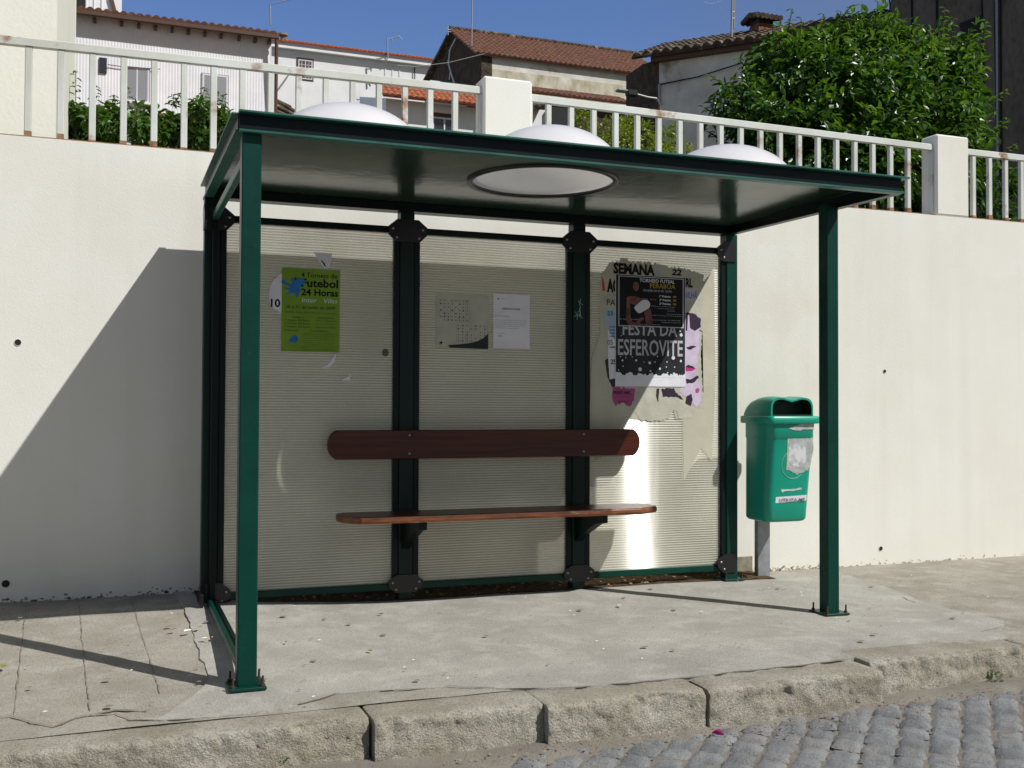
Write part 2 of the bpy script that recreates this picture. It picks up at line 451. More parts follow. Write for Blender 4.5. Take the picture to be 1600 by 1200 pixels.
    def build(s, name, parent=None, m=None):
        me = bpy.data.meshes.new(name)
        org = Vector((0, 0, 0))
        me.from_pydata(s.v, [], s.f)
        for k in s.mats: me.materials.append(k)
        me.polygons.foreach_set('material_index', s.m)
        me.polygons.foreach_set('use_smooth', s.sm)
        me.update()
        o = bpy.data.objects.new(name, me)
        COL.objects.link(o)
        if parent:
            o.parent = parent
            o.matrix_parent_inverse = Matrix.Translation(-Vector(parent.location)) if parent.type == 'EMPTY' else Matrix.Identity(4)
        return o
def root(name, loc, label, cat, group=None):
    o = bpy.data.objects.new(name, None)
    o.empty_display_size = 0.1
    COL.objects.link(o)
    o.location = loc
    return tag(o, label, cat, group)
def tag(o, label=None, cat=None, group=None, kind=None):
    if label: o['label'] = label
    if cat: o['category'] = cat
    if group: o['group'] = group
    if kind: o['kind'] = kind
    return o
def fix(o, nrm=True):
    """recalculate normals outward"""
    import bmesh
    bm = bmesh.new(); bm.from_mesh(o.data)
    bmesh.ops.recalc_face_normals(bm, faces=bm.faces[:])
    bm.to_mesh(o.data); bm.free()
    return o
def struct(mb, name):
    o = mb.build(name); o['kind'] = 'structure'
    return o
def sstep(a, b, x):
    t = min(1, max(0, (x - a) / (b - a)))
    return t * t * (3 - 2 * t)

# ------------------------------------------------------------------ ground
WY = 0.26                                   # front face of the retaining wall
def zg(x, y):
    back = 0.055 * (1 - sstep(-0.1, 1.0, x)) - 0.02 * sstep(2.6, 3.6, x)
    t = min(1, max(0, (y + 1.65) / (WY + 1.65)))
    return -0.036 + (back + 0.036) * t
mb = MB()
big = 3000
mb.flat([(-big, -big, -0.32), (big, -big, -0.32), (big, big, -0.32), (-big, big, -0.32)], M['ground'])
struct(mb, 'ground')

def grid(mb, xs, ys, fz, m, smooth=True):
    o = [(x, y, fz(x, y)) for x in xs for y in ys]
    ny = len(ys)
    mb.add(o, [(i * ny + j, (i + 1) * ny + j, (i + 1) * ny + j + 1, i * ny + j + 1) for i in range(len(xs) - 1) for j in range(ny - 1)], m, smooth)
def lin(a, b, n): return [a + (b - a) * i / (n - 1) for i in range(n)]
mb = MB()
grid(mb, lin(-1.6, 6.4, 150), lin(-1.74, 0.30, 50), lambda x, y: zg(x, y) + 0.004 * fb((x, y, 0), 3.0, 1), M['pave'])
grid(mb, lin(-14, -1.6, 20), lin(-1.74, 0.30, 8), lambda x, y: zg(x, y), M['pave'])
grid(mb, lin(6.4, 24, 20), lin(-1.74, 0.30, 8), lambda x, y: zg(x, y), M['pave'])
pavement = struct(mb, 'pavement')

# score lines and cracks as thin dirt-filled strips lying on the pavement
def strip(mb, pts, wid, m, lift=0.004, seed=0, jit=0.012, step=0.02):
    P = []
    for i in range(len(pts) - 1):
        a = Vector((*pts[i], 0)); b = Vector((*pts[i + 1], 0))
        n = max(2, int((b - a).length / step))
        for k in range(n): P.append(a.lerp(b, k / n))
    P.append(Vector((*pts[-1], 0)))
    vs = []
    for i, p in enumerate(P):
        d = (P[min(i + 1, len(P) - 1)] - P[max(i - 1, 0)]).normalized()
        nn = Vector((-d.y, d.x, 0))
        p = p + nn * jit * fb((p.x * 9, p.y * 9, seed), 1, seed)
        ww = wid * (0.25 + 0.75 * abs(fb((p.x * 6, p.y * 6, 5), 1, seed + 3)) * 2.2)
        for s_ in (-1, 1):
            q = p + nn * s_ * ww / 2
            vs.append((q.x, q.y, zg(q.x, q.y) + lift + 0.004 * fb((q.x, q.y, 0), 3.0, 1)))
    mb.add(vs, [(2 * i, 2 * i + 2, 2 * i + 3, 2 * i + 1) for i in range(len(P) - 1)], m)
def gp(x, y, z=-0.02):
    p = onZ(x, y, z); return (p.x, p.y)
mb = MB()
for k, (a, b) in enumerate([((42, 948), (22, 1118)), ((122, 944), (140, 1112)), ((205, 944), (250, 1086)), ((-60, 950), (-100, 1100))]):
    strip(mb, [gp(*a, 0.03), gp(*b, -0.03)], 0.0045, M['crack'], 0.005, k, 0.004)
strip(mb, [gp(x, y, -0.03) for x, y in [(-30, 1124), (20, 1120), (50, 1129), (85, 1134), (120, 1122), (182, 1111), (230, 1112)]], 0.012, M['crack'], 0.006, 5)
strip(mb, [gp(x, y, -0.01) for x, y in [(1330, 905), (1380, 920), (1450, 945), (1520, 960), (1600, 975)]], 0.012, M['crack'], 0.006, 9)
strip(mb, [gp(x, y, -0.01) for x, y in [(1520, 985), (1560, 975), (1640, 985)]], 0.006, M['crack'], 0.006, 10)
o = struct(mb, 'pavement_crack'); o.parent = pavement

# shelter slab: a thin concrete screed with a broken edge
edge = []
for x, y in [(266, 938), (285, 960), (298, 985), (306, 1010), (318, 1035), (330, 1052), (318, 1065), (290, 1085), (250, 1105), (182, 1113)]:
    edge.append(gp(x, y, 0.0))
for x, y in [(215, 1121), (250, 1124), (290, 1120), (335, 1117), (395, 1112), (440, 1106), (480, 1090), (520, 1082), (590, 1078), (700, 1071), (790, 1073), (900, 1071), (1000, 1063), (1070, 1056), (1180, 1044), (1280, 1033), (1322, 1027)]:
    edge.append(gp(x, y, -0.025))
edge += [(2.58, -1.74), (3.0, -1.74), (3.4, -1.72), gp(1560, 1000, -0.03), gp(1570, 968, -0.02), gp(1505, 955, -0.02), gp(1440, 938, -0.02), gp(1385, 918, -0.02), gp(1325, 900, -0.02), (3.6, 0.16), (3.2, 0.05), (2.95, 0.0), (2.2, -0.02), (1.6, -0.03), (1.0, -0.02), (0.4, -0.03), (0.06, 0.02), (-0.02, 0.12)]
def dens(pts, st=0.03, amp=0.010, seed=3):
    out = []
    n = len(pts)
    for i in range(n):
        a = Vector((*pts[i], 0)); b = Vector((*pts[(i + 1) % n], 0))
        k = max(1, int((b - a).length / st))
        for j in range(k):
            p = a.lerp(b, j / k)
            out.append((p.x + amp * fb((p.x * 8, p.y * 8, 1), 1, seed), p.y + amp * fb((p.x * 8, p.y * 8, 7), 1, seed)))
    return out
edge = dens(edge)
import bmesh
bm = bmesh.new()
vs = [bm.verts.new((x, y, 0)) for x, y in edge]
bm.faces.new(vs)
bmesh.ops.triangulate(bm, faces=bm.faces[:])
for cutx in lin(-0.2, 3.7, 40):
    bmesh.ops.bisect_plane(bm, geom=bm.verts[:] + bm.edges[:] + bm.faces[:], plane_co=(cutx, 0, 0), plane_no=(1, 0, 0))
for cuty in lin(-1.6, 0.1, 18):
    bmesh.ops.bisect_plane(bm, geom=bm.verts[:] + bm.edges[:] + bm.faces[:], plane_co=(0, cuty, 0), plane_no=(0, 1, 0))
for v in bm.verts:
    v.co.z = zg(v.co.x, v.co.y) + 0.007 + 0.003 * fb(v.co, 2.0, 2)
r_ = bmesh.ops.extrude_face_region(bm, geom=bm.faces[:])
for e in r_['geom']:
    if isinstance(e, bmesh.types.BMVert): e.co.z -= 0.02
bmesh.ops.recalc_face_normals(bm, faces=bm.faces[:])
me = bpy.data.meshes.new('pavement_slab'); bm.to_mesh(me); bm.free()
me.materials.append(M['pad'])
o = bpy.data.objects.new('pavement_slab', me); COL.objects.link(o); o['kind'] = 'structure'
mb = MB()
for k, pts in enumerate([[(320, 1118), (400, 1113), (470, 1098), (530, 1083), (610, 1079), (700, 1072), (800, 1074), (900, 1072)], [(900, 1072), (1000, 1065), (1070, 1058), (1180, 1046), (1322, 1030)], [(140, 1118), (180, 1116), (205, 1124), (250, 1126), (330, 1120)]]):
    strip(mb, [gp(x, y, -0.03) for x, y in pts], 0.014, M['crack'], 0.005, 20 + k, 0.01)
o = struct(mb, 'slab_edge_dirt'); o.parent = pavement
mb = MB()
grid(mb, lin(-0.05, 3.31, 120), lin(-0.04, 0.262, 12), lambda x, y: zg(x, y) + 0.008 + 0.010 * abs(fb((x, y, 4), 9, 4)), M['dirt'])
struct(mb, 'dirt')

# kerb stones
def kerb_stone(mb, x0, x1, yf, ztop, seed, yb=-1.66, m=None):
    nx = max(6, int((x1 - x0) / 0.011)); 
    prof = []
    # profile from back top, over the rounded arris, down the face
    R = 0.022
    prof.append((yb, 0)); 
    for i in range(1, 9): prof.append((yb + (yf + R - yb) * i / 9, 0))
    for i in range(0, 6):
        a = pi / 2 * i / 5
        prof.append((yf + R - R * sin(a), -R + R * cos(a)))
    for i in range(1, 17): prof.append((yf, -R - (0.24 - R) * i / 16))
    vs = []
    for i in range(nx + 1):
        x = x0 + (x1 - x0) * i / nx
        e = min(i, nx - i) * (x1 - x0) / nx
        rnd = max(0, 1 - e / 0.012) ** 2 * 0.004
        for j, (y, z) in enumerate(prof):
            face = sstep(yb + 0.05, yf + 0.01, y) if yf < yb else 0
            n1 = fb((x, y, z), 7, seed) ; n2 = fb((x, y, z), 28, seed + 2)
            d = (0.007 * n1 + 0.007 * n2 + 0.006 * fb((x, y, z), 70, seed + 5)) * (0.25 + 0.75 * (j > 7))
            chip = max(0, fb((x, z * .6, 0), 3.2, seed + 9) - 0.24) * 0.09 * sstep(8, 11, j) * (1 - sstep(14, 20, j)); chip = min(chip, .016)
            yy = y - d * (j > 8) + rnd * (j > 8) + chip
            zz = z + ztop + (d * 0.35 if j <= 12 else 0) - rnd * (j < 14) - chip * 0.7
            vs.append((x, yy, zz))
    n = len(prof)
    fs = [(i * n + j, i * n + j + 1, (i + 1) * n + j + 1, (i + 1) * n + j) for i in range(nx) for j in range(n - 1)]
    mb.add(vs, fs, m or M['granite'], True)
    # end faces
    for i in (0, nx):
        ring = [i * n + j for j in range(n)]
        o_ = [vs[q] for q in ring] + [(vs[ring[-1]][0], yb, ztop - 0.24)]
        mb.add(o_, [list(range(len(o_)))], m or M['granite'])
mb = MB()
joints = [(-3.2, -2.0), (-2.0, -1.05), (-1.04, 0.381), (0.391, 1.0085), (1.0095, 1.652), (1.667, 2.478), (2.496, 3.35), (3.365, 4.6), (4.615, 6.0)]
for k, (a, b) in enumerate(joints):
    yf = -1.885 if b < 0.5 else (-1.93 if b < 1.1 else (-1.965 if b < 2.48 else -1.87))
    zt = -0.040 + (0.012 if a > 2.4 else 0)
    kerb_stone(mb, a, b, yf, zt, 11 + k)
mb.box(-14, -3.21, -1.9, -1.66, -0.28, -0.04, M['granite']); mb.box(6.01, 24, -1.9, -1.66, -0.28, -0.04, M['granite'])
mb.box(-3.2, 6.0, -1.84, -1.75, -0.28, -0.085, M['crack'])
fix(struct(mb, 'kerb'))

# cobbled road, setts laid diagonally
mb = MB()
def zr(x, y):
    t = min(1, max(0, (-1.95 - y) / 0.45))
    return -0.205 - 0.012 * t + 0.02 * sstep(1.5, 3.5, x)
ang = radians(46); ca, sa = cos(ang), sin(ang)
S = 0.109
random.seed(3)
for i in range(-76, 76):
    off = (i % 2) * 0.5 * 0 + random.random() * 0.6
    wrow = S * random.uniform(0.95, 1.05)
    for j in range(-68, 68):
        u = i * S; v = (j + off) * S * 1.02
        cx = 1.5 + u * sa + v * ca; cy = -3.0 - u * ca + v * sa
        # columns run along the 46 degree direction
        if not (-1.7 < cx < 5.2 and -4.4 < cy < -1.93): continue
        lu = S * random.uniform(0.487, 0.508); lv = S * random.uniform(0.485, 0.51)
        h = 0.004 * random.uniform(-1, 1); tx = random.uniform(-0.03, 0.03); ty = random.uniform(-0.03, 0.03)
        k = 6
        vs = []
        for a in range(k + 1):
            for b in range(k + 1):
                p = -1 + 2 * a / k; q = -1 + 2 * b / k
                # squircle-rounded outline
                rr = 1 - 0.035 * (p * p * q * q)
                uu = lu * p * rr; vv = lv * q * rr
                e = max(abs(p), abs(q))
                zz = -0.014 * (e ** 12) + 0.0015 * (1 - p * p) * (1 - q * q)
                wx = cx + uu * sa + vv * ca; wy = cy - uu * ca + vv * sa
                zz += 0.006 * fb((wx, wy, 0), 30, 5) + tx * uu + ty * vv
                vs.append((wx + 0.006 * fb((wx, wy, 3), 14, 6) * e, wy + 0.006 * fb((wx, wy, 8), 14, 6) * e, zr(cx, cy) + 0.015 + h + zz))
        mb.add(vs, [(a * (k + 1) + b, (a + 1) * (k + 1) + b, (a + 1) * (k + 1) + b + 1, a * (k + 1) + b + 1) for a in range(k) for b in range(k)], M['cobble'], True)
fix(struct(mb, 'road'))
mb = MB()
def zgr(x, y):
    n = 0.010 * fb((x, y, 0), 4, 8) + 0.003 * fb((x, y, 0), 25, 9)
    edge_ = sstep(-2.02 - 0.30 * max(0, 0.9 - x * 0.5) + 0.04 * fb((x, 0, 0), 3, 3), -1.93, y)
    return zr(x, y) + 0.003 + 0.025 * edge_ + n * .6
grid(mb, lin(-1.7, 5.2, 300), lin(-3.3, -1.84, 90), zgr, M['grit'])
grid(mb, lin(-1.7, 5.2, 40), lin(-5.2, -3.3, 12), lambda x, y: zr(x, y) - 0.004, M['grit'])
grid(mb, [-14, -1.7], [-7, -1.84], lambda x, y: -0.2, M['cobble']); grid(mb, [5.2, 24], [-7, -1.84], lambda x, y: -0.2, M['cobble'])
grid(mb, [-1.7, 5.2], [-7, -5.2], lambda x, y: -0.205, M['cobble'])
struct(mb, 'gutter')

# hill behind the wall
mb = MB()
def zh(x, y):
    base = 2.28 + (0.02 * (y - 0.5) if y < 3 else 0.05 + 0.222 * (y - 3)) if y < 60 else 2.33 + 0.222 * 57 + 0.06 * (y - 60)
    return base + 0.15 * fb((x * .2, y * .2, 0), 1, 4) * min(1, y / 5)
ysl = [0.42, 1, 2, 3, 4, 6, 8, 10, 13, 16, 20, 25, 30, 36, 42, 50, 60, 80, 120, 200, 300]
grid(mb, lin(-100, 160, 80), ysl, zh, M['hill'])
struct(mb, 'hill')

# ------------------------------------------------------------------ retaining wall, pillars, railings
wall = root('retaining_wall', (1.8, WY, 0), 'long cream plastered retaining wall with railings on top, behind the bus shelter', 'wall')
mb = MB()
mb.box(-14, 24, WY, WY + 0.22, -0.2, 2.35, M['plaster'])
mb.build('wall_face', wall)
def pillar(x0, x1, zt):
    p = MB().box(x0, x1, WY - 0.003, WY + 0.15, 2.352, zt, M['plaster'], 0.012).build('pillar', wall)
    return p
pillar(1.525, 1.828, 2.935 ); pillar(4.822, 5.112, 2.915); pillar(-3.2, -2.9, 2.93); pillar(8.3, 8.6, 2.92)
for x, y, r in [(28, 535, .016), (9, 912, .019), (1382, 580, .012), (1376, 857, .015)]:
    p = onY(x, y, WY)
    h = MB().lathe([(r * 1.12, .0), (r * 1.0, .003), (r * .92, .0005)], (0, 0, 0), M['plaster'], 20)
    h.lathe([(r * .95, .0015), (r * 0.01, .0015)], (0, 0, 0), M['darkin'], 20)
    for i, v in enumerate(h.v):
        h.v[i] = (p.x + v[0], WY - v[2] - 0.001, p.z + v[1])
    hole = h.build('drain_hole', wall)
# damp dirt along the foot of the wall
mb = MB()
random.seed(11)
for i in range(330):
    x = random.choice([random.uniform(-1.1, 0.05), random.uniform(3.2, 6), random.gauss(3.6, .2)])
    base = zg(x, WY)
    z = base + abs(random.gauss(0, 0.014)) + (0.0)
    r = random.uniform(0.002, 0.007)
    c = Vector((x, WY - 0.0015, z))
    n = 7; ph = random.random() * 6
    mb.flat([(c.x + r * 1.7 * random.uniform(.6, 1.2) * cos(ph + 2 * pi * k / n), c.y, c.z + r * random.uniform(.6, 1.2) * sin(ph + 2 * pi * k / n)) for k in range(n)][::-1], M['grime'] if x < 1 else M['stain'])
o = mb.build('foot_stains', wall)
# grimy corner beside the last back post of the shelter
mb = MB()
mb.box(3.07, 3.33, WY - 0.012, WY + 0.0, -0.03, 0.085, M['grime'])
mb.build('broken_plaster', wall)

def railing(label, x0, x1, bars, zl, zr_, g='railing sections between the wall pillars'):
    t = root('railing', ((x0 + x1) / 2, WY + 0.05, 2.35), label, 'railing', g)
    y = WY + 0.045
    tr = MB()
    vs = []
    for x, z in ((x0, zl), (x1, zr_)):
        for (dy, dz) in ((-.02, -.036), (.02, -.036), (.02, 0), (.013, .006), (-.013, .006), (-.02, 0)):
            vs.append((x, y + dy, z + dz))
    n = 6
    tr.add(vs, [(i, (i + 1) % n, n + (i + 1) % n, n + i) for i in range(n)] + [list(range(n)), list(range(n, 2 * n))], M['paint_rail'])
    fix(tr.build('top_rail', t))
    fix(MB().box(x0, x1, y - .016, y + .016, 2.352, 2.362, M['rust']).build('base_strip', t))
    for x in bars:
        zt = zl + (zr_ - zl) * (x - x0) / (x1 - x0) - 0.037
        b = MB().box(x - .0165, x + .0165, y - .014, y + .014, 2.362, zt, M['paint_rail'], 0.003)
        b.box(x - .0172, x + .0172, y - .0146, y + .0146, 2.363, 2.363 + random.uniform(.004, .03), M['rust'])
        b.build('bar', t)
    for xx, sg in ((x0, 1), (x1, -1)):
        MB().box(xx, xx + sg * 0.012, y - .022, y + .022, 2.36, (zl if sg > 0 else zr_) - .04, M['paint_rail']).build('end_plate', t)
    return t
railing('cream painted railing left of the middle wall pillar, in front of the white clad house', -2.9, 1.525, [-2.8 + .1488 * k for k in range(29)], 2.828, 2.872)
railing('rust streaked railing between the middle and right wall pillars, before the big tree', 1.828, 4.822, [1.948 + .1483 * k for k in range(19)], 2.862, 2.843)
railing('short stretch of railing to the right of the right wall pillar', 5.112, 8.3, [5.189 + .148 * k for k in range(21)], 2.84, 2.85)

# ------------------------------------------------------------------ bus shelter
sh = root('bus_shelter', (1.5, -0.7, 0), 'dark green steel bus shelter with ribbed clear back panels and three white roof domes', 'bus shelter')
G, GD = M['green'], M['green_dk']
ZB, ZT = 0.055, 1.975
bx = [0.0, 1.0, 2.0, 3.0]
def base_plate(x, y, studs=True, s=0.085, bolts=((-1, -1), (1, -1), (1, 1), (-1, 1))):
    z = zg(x, y) + 0.012
    b = MB().box(x - s, x + s, y - s, y + s, z - 0.005, z + 0.007, G, 0.003)
    o = b.build('base_plate', sh)
    if studs:
        for sx, sy in bolts:
            px, py = x + sx * s * .78, y + sy * s * .78
            q = MB().cyl((px, py, z), (px + .002, py, z + .045), 0.0045, M['rustbolt'], 8)
            q.cyl((px, py, z + .006), (px, py, z + .016), 0.009, M['rustbolt'], 6)
            q.build('anchor_bolt', o)
def post(x, y, z0, z1, w=0.038, m=None):
    return MB().box(x - w, x + w, y - w, y + w, z0, z1, m or G, 0.004).build('post', sh)
# back posts
for i, x in enumerate(bx):
    post(x, 0.0, zg(x, 0) + .005, 2.058, m=M['green'] if i == 3 else M['green_shaded'])  # posts standing in shade take the darkened green
post(0.022, -1.425, zg(0, -1.42) + 0.012, 2.032, 0.0355)
post(2.955, -1.0, zg(3, -1.0) + .012, 2.060, 0.0355)
base_plate(0.022, -1.425, s=.068); base_plate(2.955, -1.0, s=.072)
base_plate(3.0, 0.0, True, 0.07, ((-1, -1), (1, -1)))
# back bays: frame + ribbed sheet
for i in range(3):
    a = bx[i] + 0.039; b = bx[i + 1] - 0.039
    f = MB()
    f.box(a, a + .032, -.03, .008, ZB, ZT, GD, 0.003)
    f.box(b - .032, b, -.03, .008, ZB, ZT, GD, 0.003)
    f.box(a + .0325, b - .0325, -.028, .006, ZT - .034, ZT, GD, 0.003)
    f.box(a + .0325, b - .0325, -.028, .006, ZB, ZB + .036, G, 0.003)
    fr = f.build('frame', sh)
    p = MB().box(a + .030, b - .030, -.012, -.006, ZB + .034, ZT - .032, M['sheet'])
    fix(p.build('panel', sh))
# left side: open frame between the front and back posts
f = MB()
xs = 0.012
f.box(xs - .014, xs + .014, -1.385, -1.355, ZB - .01, ZT, GD, 0.003)
f.box(xs - .014, xs + .014, -.078, -.042, ZB, ZT, GD, 0.003)
f.box(xs - .014, xs + .014, -1.3548, -.0785, ZT - .034, ZT, M['flange'], 0.003)
f.box(xs - .022, xs - .002, -1.3548, -.0785, ZB - .015, ZB + .022, G, 0.003)
f.box(xs + .008, xs + .026, -1.3548, -.0785, ZB - .012, ZB + .016, GD, 0.003)
f.build('side_frame', sh)
# clamp brackets, octagonal black plates with bolts
def clamp(x, z, y=-0.046, half=0, ax='x', w=0.105, h=0.06):
    pts = [(-.55, 1), (.55, 1), (1, .35), (1, -.35), (.62, -1), (-.62, -1), (-1, -.35), (-1, .35)]
    if half < 0: pts = [(p if p[0] < 0 else (0.30, p[1])) for p in pts]
    if half > 0: pts = [(p if p[0] > 0 else (-0.30, p[1])) for p in pts]
    if half < 0: pts = [(-.55, 1), (.2, 1), (.2, -1), (-.62, -1), (-1, -.35), (-1, .35)]
    if half > 0: pts = [(-.2, 1), (.55, 1), (1, .35), (1, -.35), (.62, -1), (-.2, -1)]
    q = MB()
    if ax == 'x':
        q.prism([(x + px * w, y, z + pz * h) for px, pz in pts], (0, .014, 0), M['black'])
        bl = [(sx * .78, sz * .15) for sx in (-1, 1) for sz in (1,)] + [(sx * .58, -.62) for sx in (-1, 1)]
        if half: bl = [b_ for b_ in bl if b_[0] * half > 0]
        o = fix(q.build('clamp', sh))
        for px, pz in bl:
            c = Vector((x + px * w, y, z + pz * h))
            k = MB().lathe([(0.0075, 0), (0.0065, .004), (0.0, .005)], (0, 0, 0), M['bolt'], 8)
            k.v = [(c.x + v[0], c.y - v[2], c.z + v[1]) for v in k.v]
            k.build('bolt', o)
    else:
        q.prism([(x, y + px * w, z + pz * h) for px, pz in pts], (.014, 0, 0), M['black'])
        fix(q.build('clamp', sh))
for x in bx[1:3]:
    clamp(x, ZT - .022); clamp(x, ZB + .035, h=.046, w=.092)
clamp(bx[0], ZT - .022, half=1); clamp(bx[3], ZT - .022, half=-1)
clamp(bx[0], ZB + .035, half=1, h=.055); clamp(bx[3], ZB + .045, half=-1, h=.055)
clamp(-0.047, ZT - .03, -0.075, ax='y', half=-1, w=.08); clamp(-0.047, ZB + .03, -.075, ax='y', half=-1, w=.08)
# pale scuffed marks on the second inner post
mb = MB()
random.seed(5)
c = onY(903, 476, -.0392)
for k in range(9):
    x = c.x + random.uniform(-.02, .018); z = c.z + random.uniform(-.04, .045)
    mb.tube([(x, -.0392, z), (x + random.uniform(-.012, .012), -.0392, z - .02), (x + random.uniform(-.014, .014), -.0392, z - random.uniform(.02, .05))], .0016, M['palegreen'], 4)
mb.build('paint_scribble', sh)

# roof
XL, XR, YF, YB = -0.03, 3.012, -1.475, 0.055
roof = MB()
SZ = 2.107
# soffit sheet with the round opening (ring of faces around the hole)
RC = (1.475, -0.76); RR = 0.352
def soffit_sheet(z, m, mb, zoff=0):
    n = 64
    inner = [(RC[0] + RR * cos(2 * pi * i / n), RC[1] + RR * sin(2 * pi * i / n), z) for i in range(n)]
    outer = []
    x0, x1, y0, y1 = XL + .012, XR - .012, YF + .022, YB - .04
    for i in range(n):
        a = 2 * pi * i / n; dx, dy = cos(a), sin(a)
        t = 1e9
        if dx > 1e-9: t = min(t, (x1 - RC[0]) / dx)
        if dx < -1e-9: t = min(t, (x0 - RC[0]) / dx)
        if dy > 1e-9: t = min(t, (y1 - RC[1]) / dy)
        if dy < -1e-9: t = min(t, (y0 - RC[1]) / dy)
        outer.append((RC[0] + dx * t, RC[1] + dy * t, z))
    # corners
    mb.add(inner + outer, [(i, (i + 1) % n, n + (i + 1) % n, n + i) for i in range(n)], m)
    for c in ((x0, y0), (x1, y0), (x1, y1), (x0, y1)):
        # the triangle that fills each corner between its two neighbouring rays
        best = None
        for i in range(n):
            a, b = outer[i], outer[(i + 1) % n]
            onx = lambda p: abs(p[0] - c[0]) < 1e-6
            ony = lambda p: abs(p[1] - c[1]) < 1e-6
            if (onx(a) and ony(b)) or (ony(a) and onx(b)): best = (a, b)
        if best: mb.add([best[0], (c[0], c[1], z), best[1]], [(0, 1, 2)], m)
roof_o = MB()
soffit_sheet(2.1165, M['white'], roof_o)
roof_part = fix(roof_o.build('roof', sh))
mb = MB(); soffit_sheet(SZ, M['soffit'], mb)
fix(mb.build('soffit', roof_part))
# front fascia: channel section (top lip, sunk web, bottom lip), mitred ends
f = MB()
def bar_x(x0, x1, y0, y1, z0, z1, m): f.box(x0, x1, y0, y1, z0, z1, m, 0.0012)
bar_x(XL, XR + .02, YF - .030, YF + .022, 2.098, 2.106, M['flange'])
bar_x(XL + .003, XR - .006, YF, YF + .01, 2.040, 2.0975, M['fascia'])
bar_x(XL + .003, XR - .004, YF - .012, YF + .03, 2.030, 2.0395, M['flange'])
f.build('front_fascia', roof_part)
# side fascias rise slightly to the back
def side(x, sgn):
    q = MB()
    def slab(xa, xb, za, zb, m, y0=YF + .012, y1=YB, rise=.028):
        vs = [(xa, y0, za), (xb, y0, za), (xb, y0, zb), (xa, y0, zb), (xa, y1, za + rise), (xb, y1, za + rise), (xb, y1, zb + rise), (xa, y1, zb + rise)]
        q.add(vs, [(0, 1, 2, 3), (4, 7, 6, 5), (0, 4, 5, 1), (1, 5, 6, 2), (2, 6, 7, 3), (3, 7, 4, 0)], m)
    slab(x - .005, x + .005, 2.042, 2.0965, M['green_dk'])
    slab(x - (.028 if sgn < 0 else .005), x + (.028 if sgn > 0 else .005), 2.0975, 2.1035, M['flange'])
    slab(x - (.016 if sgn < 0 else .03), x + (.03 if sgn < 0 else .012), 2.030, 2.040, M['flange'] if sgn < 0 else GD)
    fix(q.build('side_fascia', roof_part))
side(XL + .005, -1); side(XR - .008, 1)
q = MB()
q.box(XL + .01, XR - .01, YB - .012, YB, 2.06, 2.128, GD, 0.002)
q.box(XL + .012, XR - .014, -.038, YB - .0125, 2.0585, 2.104, GD, 0.002)
q.build('back_beam', roof_part)
q = MB().lathe([(RR - .012, -.004), (RR - .012, .008), (RR + .014, .008), (RR + .014, -.008), (RR - .012, -.008)], (RC[0], RC[1], SZ), M['black'], 64)
fix(q.build('skylight_ring', roof_part))
for (cx, cy) in ((0.53, -0.72), (1.53, -0.72), (2.53, -0.72)):
    q = MB()
    prof = [(0.40, 0.0), (0.40, 0.012), (0.365, 0.018)] + [(0.36 * cos(a), 0.018 + 0.248 * sin(a)) for a in lin(0.03, pi / 2 - .01, 22)]
    q.lathe(prof, (cx, cy, 2.118), M['opal'], 56)
    q.build('skylight_dome', roof_part)
# white diffuser panel lying over the round opening
q = MB().lathe([(0.001, 0), (RR + .012, 0), (RR + .012, .003), (0.001, .003)], (RC[0], RC[1], SZ + .0165), M['opal'], 48)
# (only the middle opening passes light)

# bench
def board(name, outline, th, axis, m, edge_m=None):
    pass
bo = MB()
# seat: long plank with bevelled, tapered ends; outline in plan
out = [(0.64, -.115), (0.605, -.15), (0.592, -.21), (0.60, -.29), (0.68, -.405), (2.20, -.405), (2.34, -.32), (2.372, -.25), (2.365, -.17), (2.33, -.115)]
def plank(pts, z0, z1, bev):
    c = Vector((sum(p[0] for p in pts) / len(pts), sum(p[1] for p in pts) / len(pts)))
    def inset(d):
        r = []
        n = len(pts)
        for i in range(n):
            a = Vector(pts[i - 1]); b = Vector(pts[i]); c_ = Vector(pts[(i + 1) % n])
            e1 = (b - a).normalized(); e2 = (c_ - b).normalized()
            n1 = Vector((-e1.y, e1.x)); n2 = Vector((-e2.y, e2.x))
            nn = (n1 + n2).normalized()
            r.append(b + nn * d)
        return r
    return inset
ins = plank(out, 0, 0, 0)
ZS = 0.482
rings = [([(p.x, p.y) for p in ins(.012)], ZS), ([(p.x, p.y) for p in ins(.006)], ZS - .002), ([(p.x, p.y) for p in ins(0.001)], ZS - .008), (out, ZS - .022), ([(p.x, p.y) for p in ins(.006)], ZS - .034)]
n = len(out)
vs = []
for r_, z in rings:
    vs += [(p[0], p[1], z) for p in r_]
bo.add(vs, [list(range(n))], M['wood'])
for k in range(len(rings) - 1):
    bo.add(vs, [(k * n + i, (k + 1) * n + i, (k + 1) * n + (i + 1) % n, k * n + (i + 1) % n) for i in range(n)], M['woodworn'] if k >= 1 else M['wood'])
bo.add(vs, [[(len(rings) - 1) * n + i for i in range(n)][::-1]], M['wood'])
fix(bo.build('seat', sh))
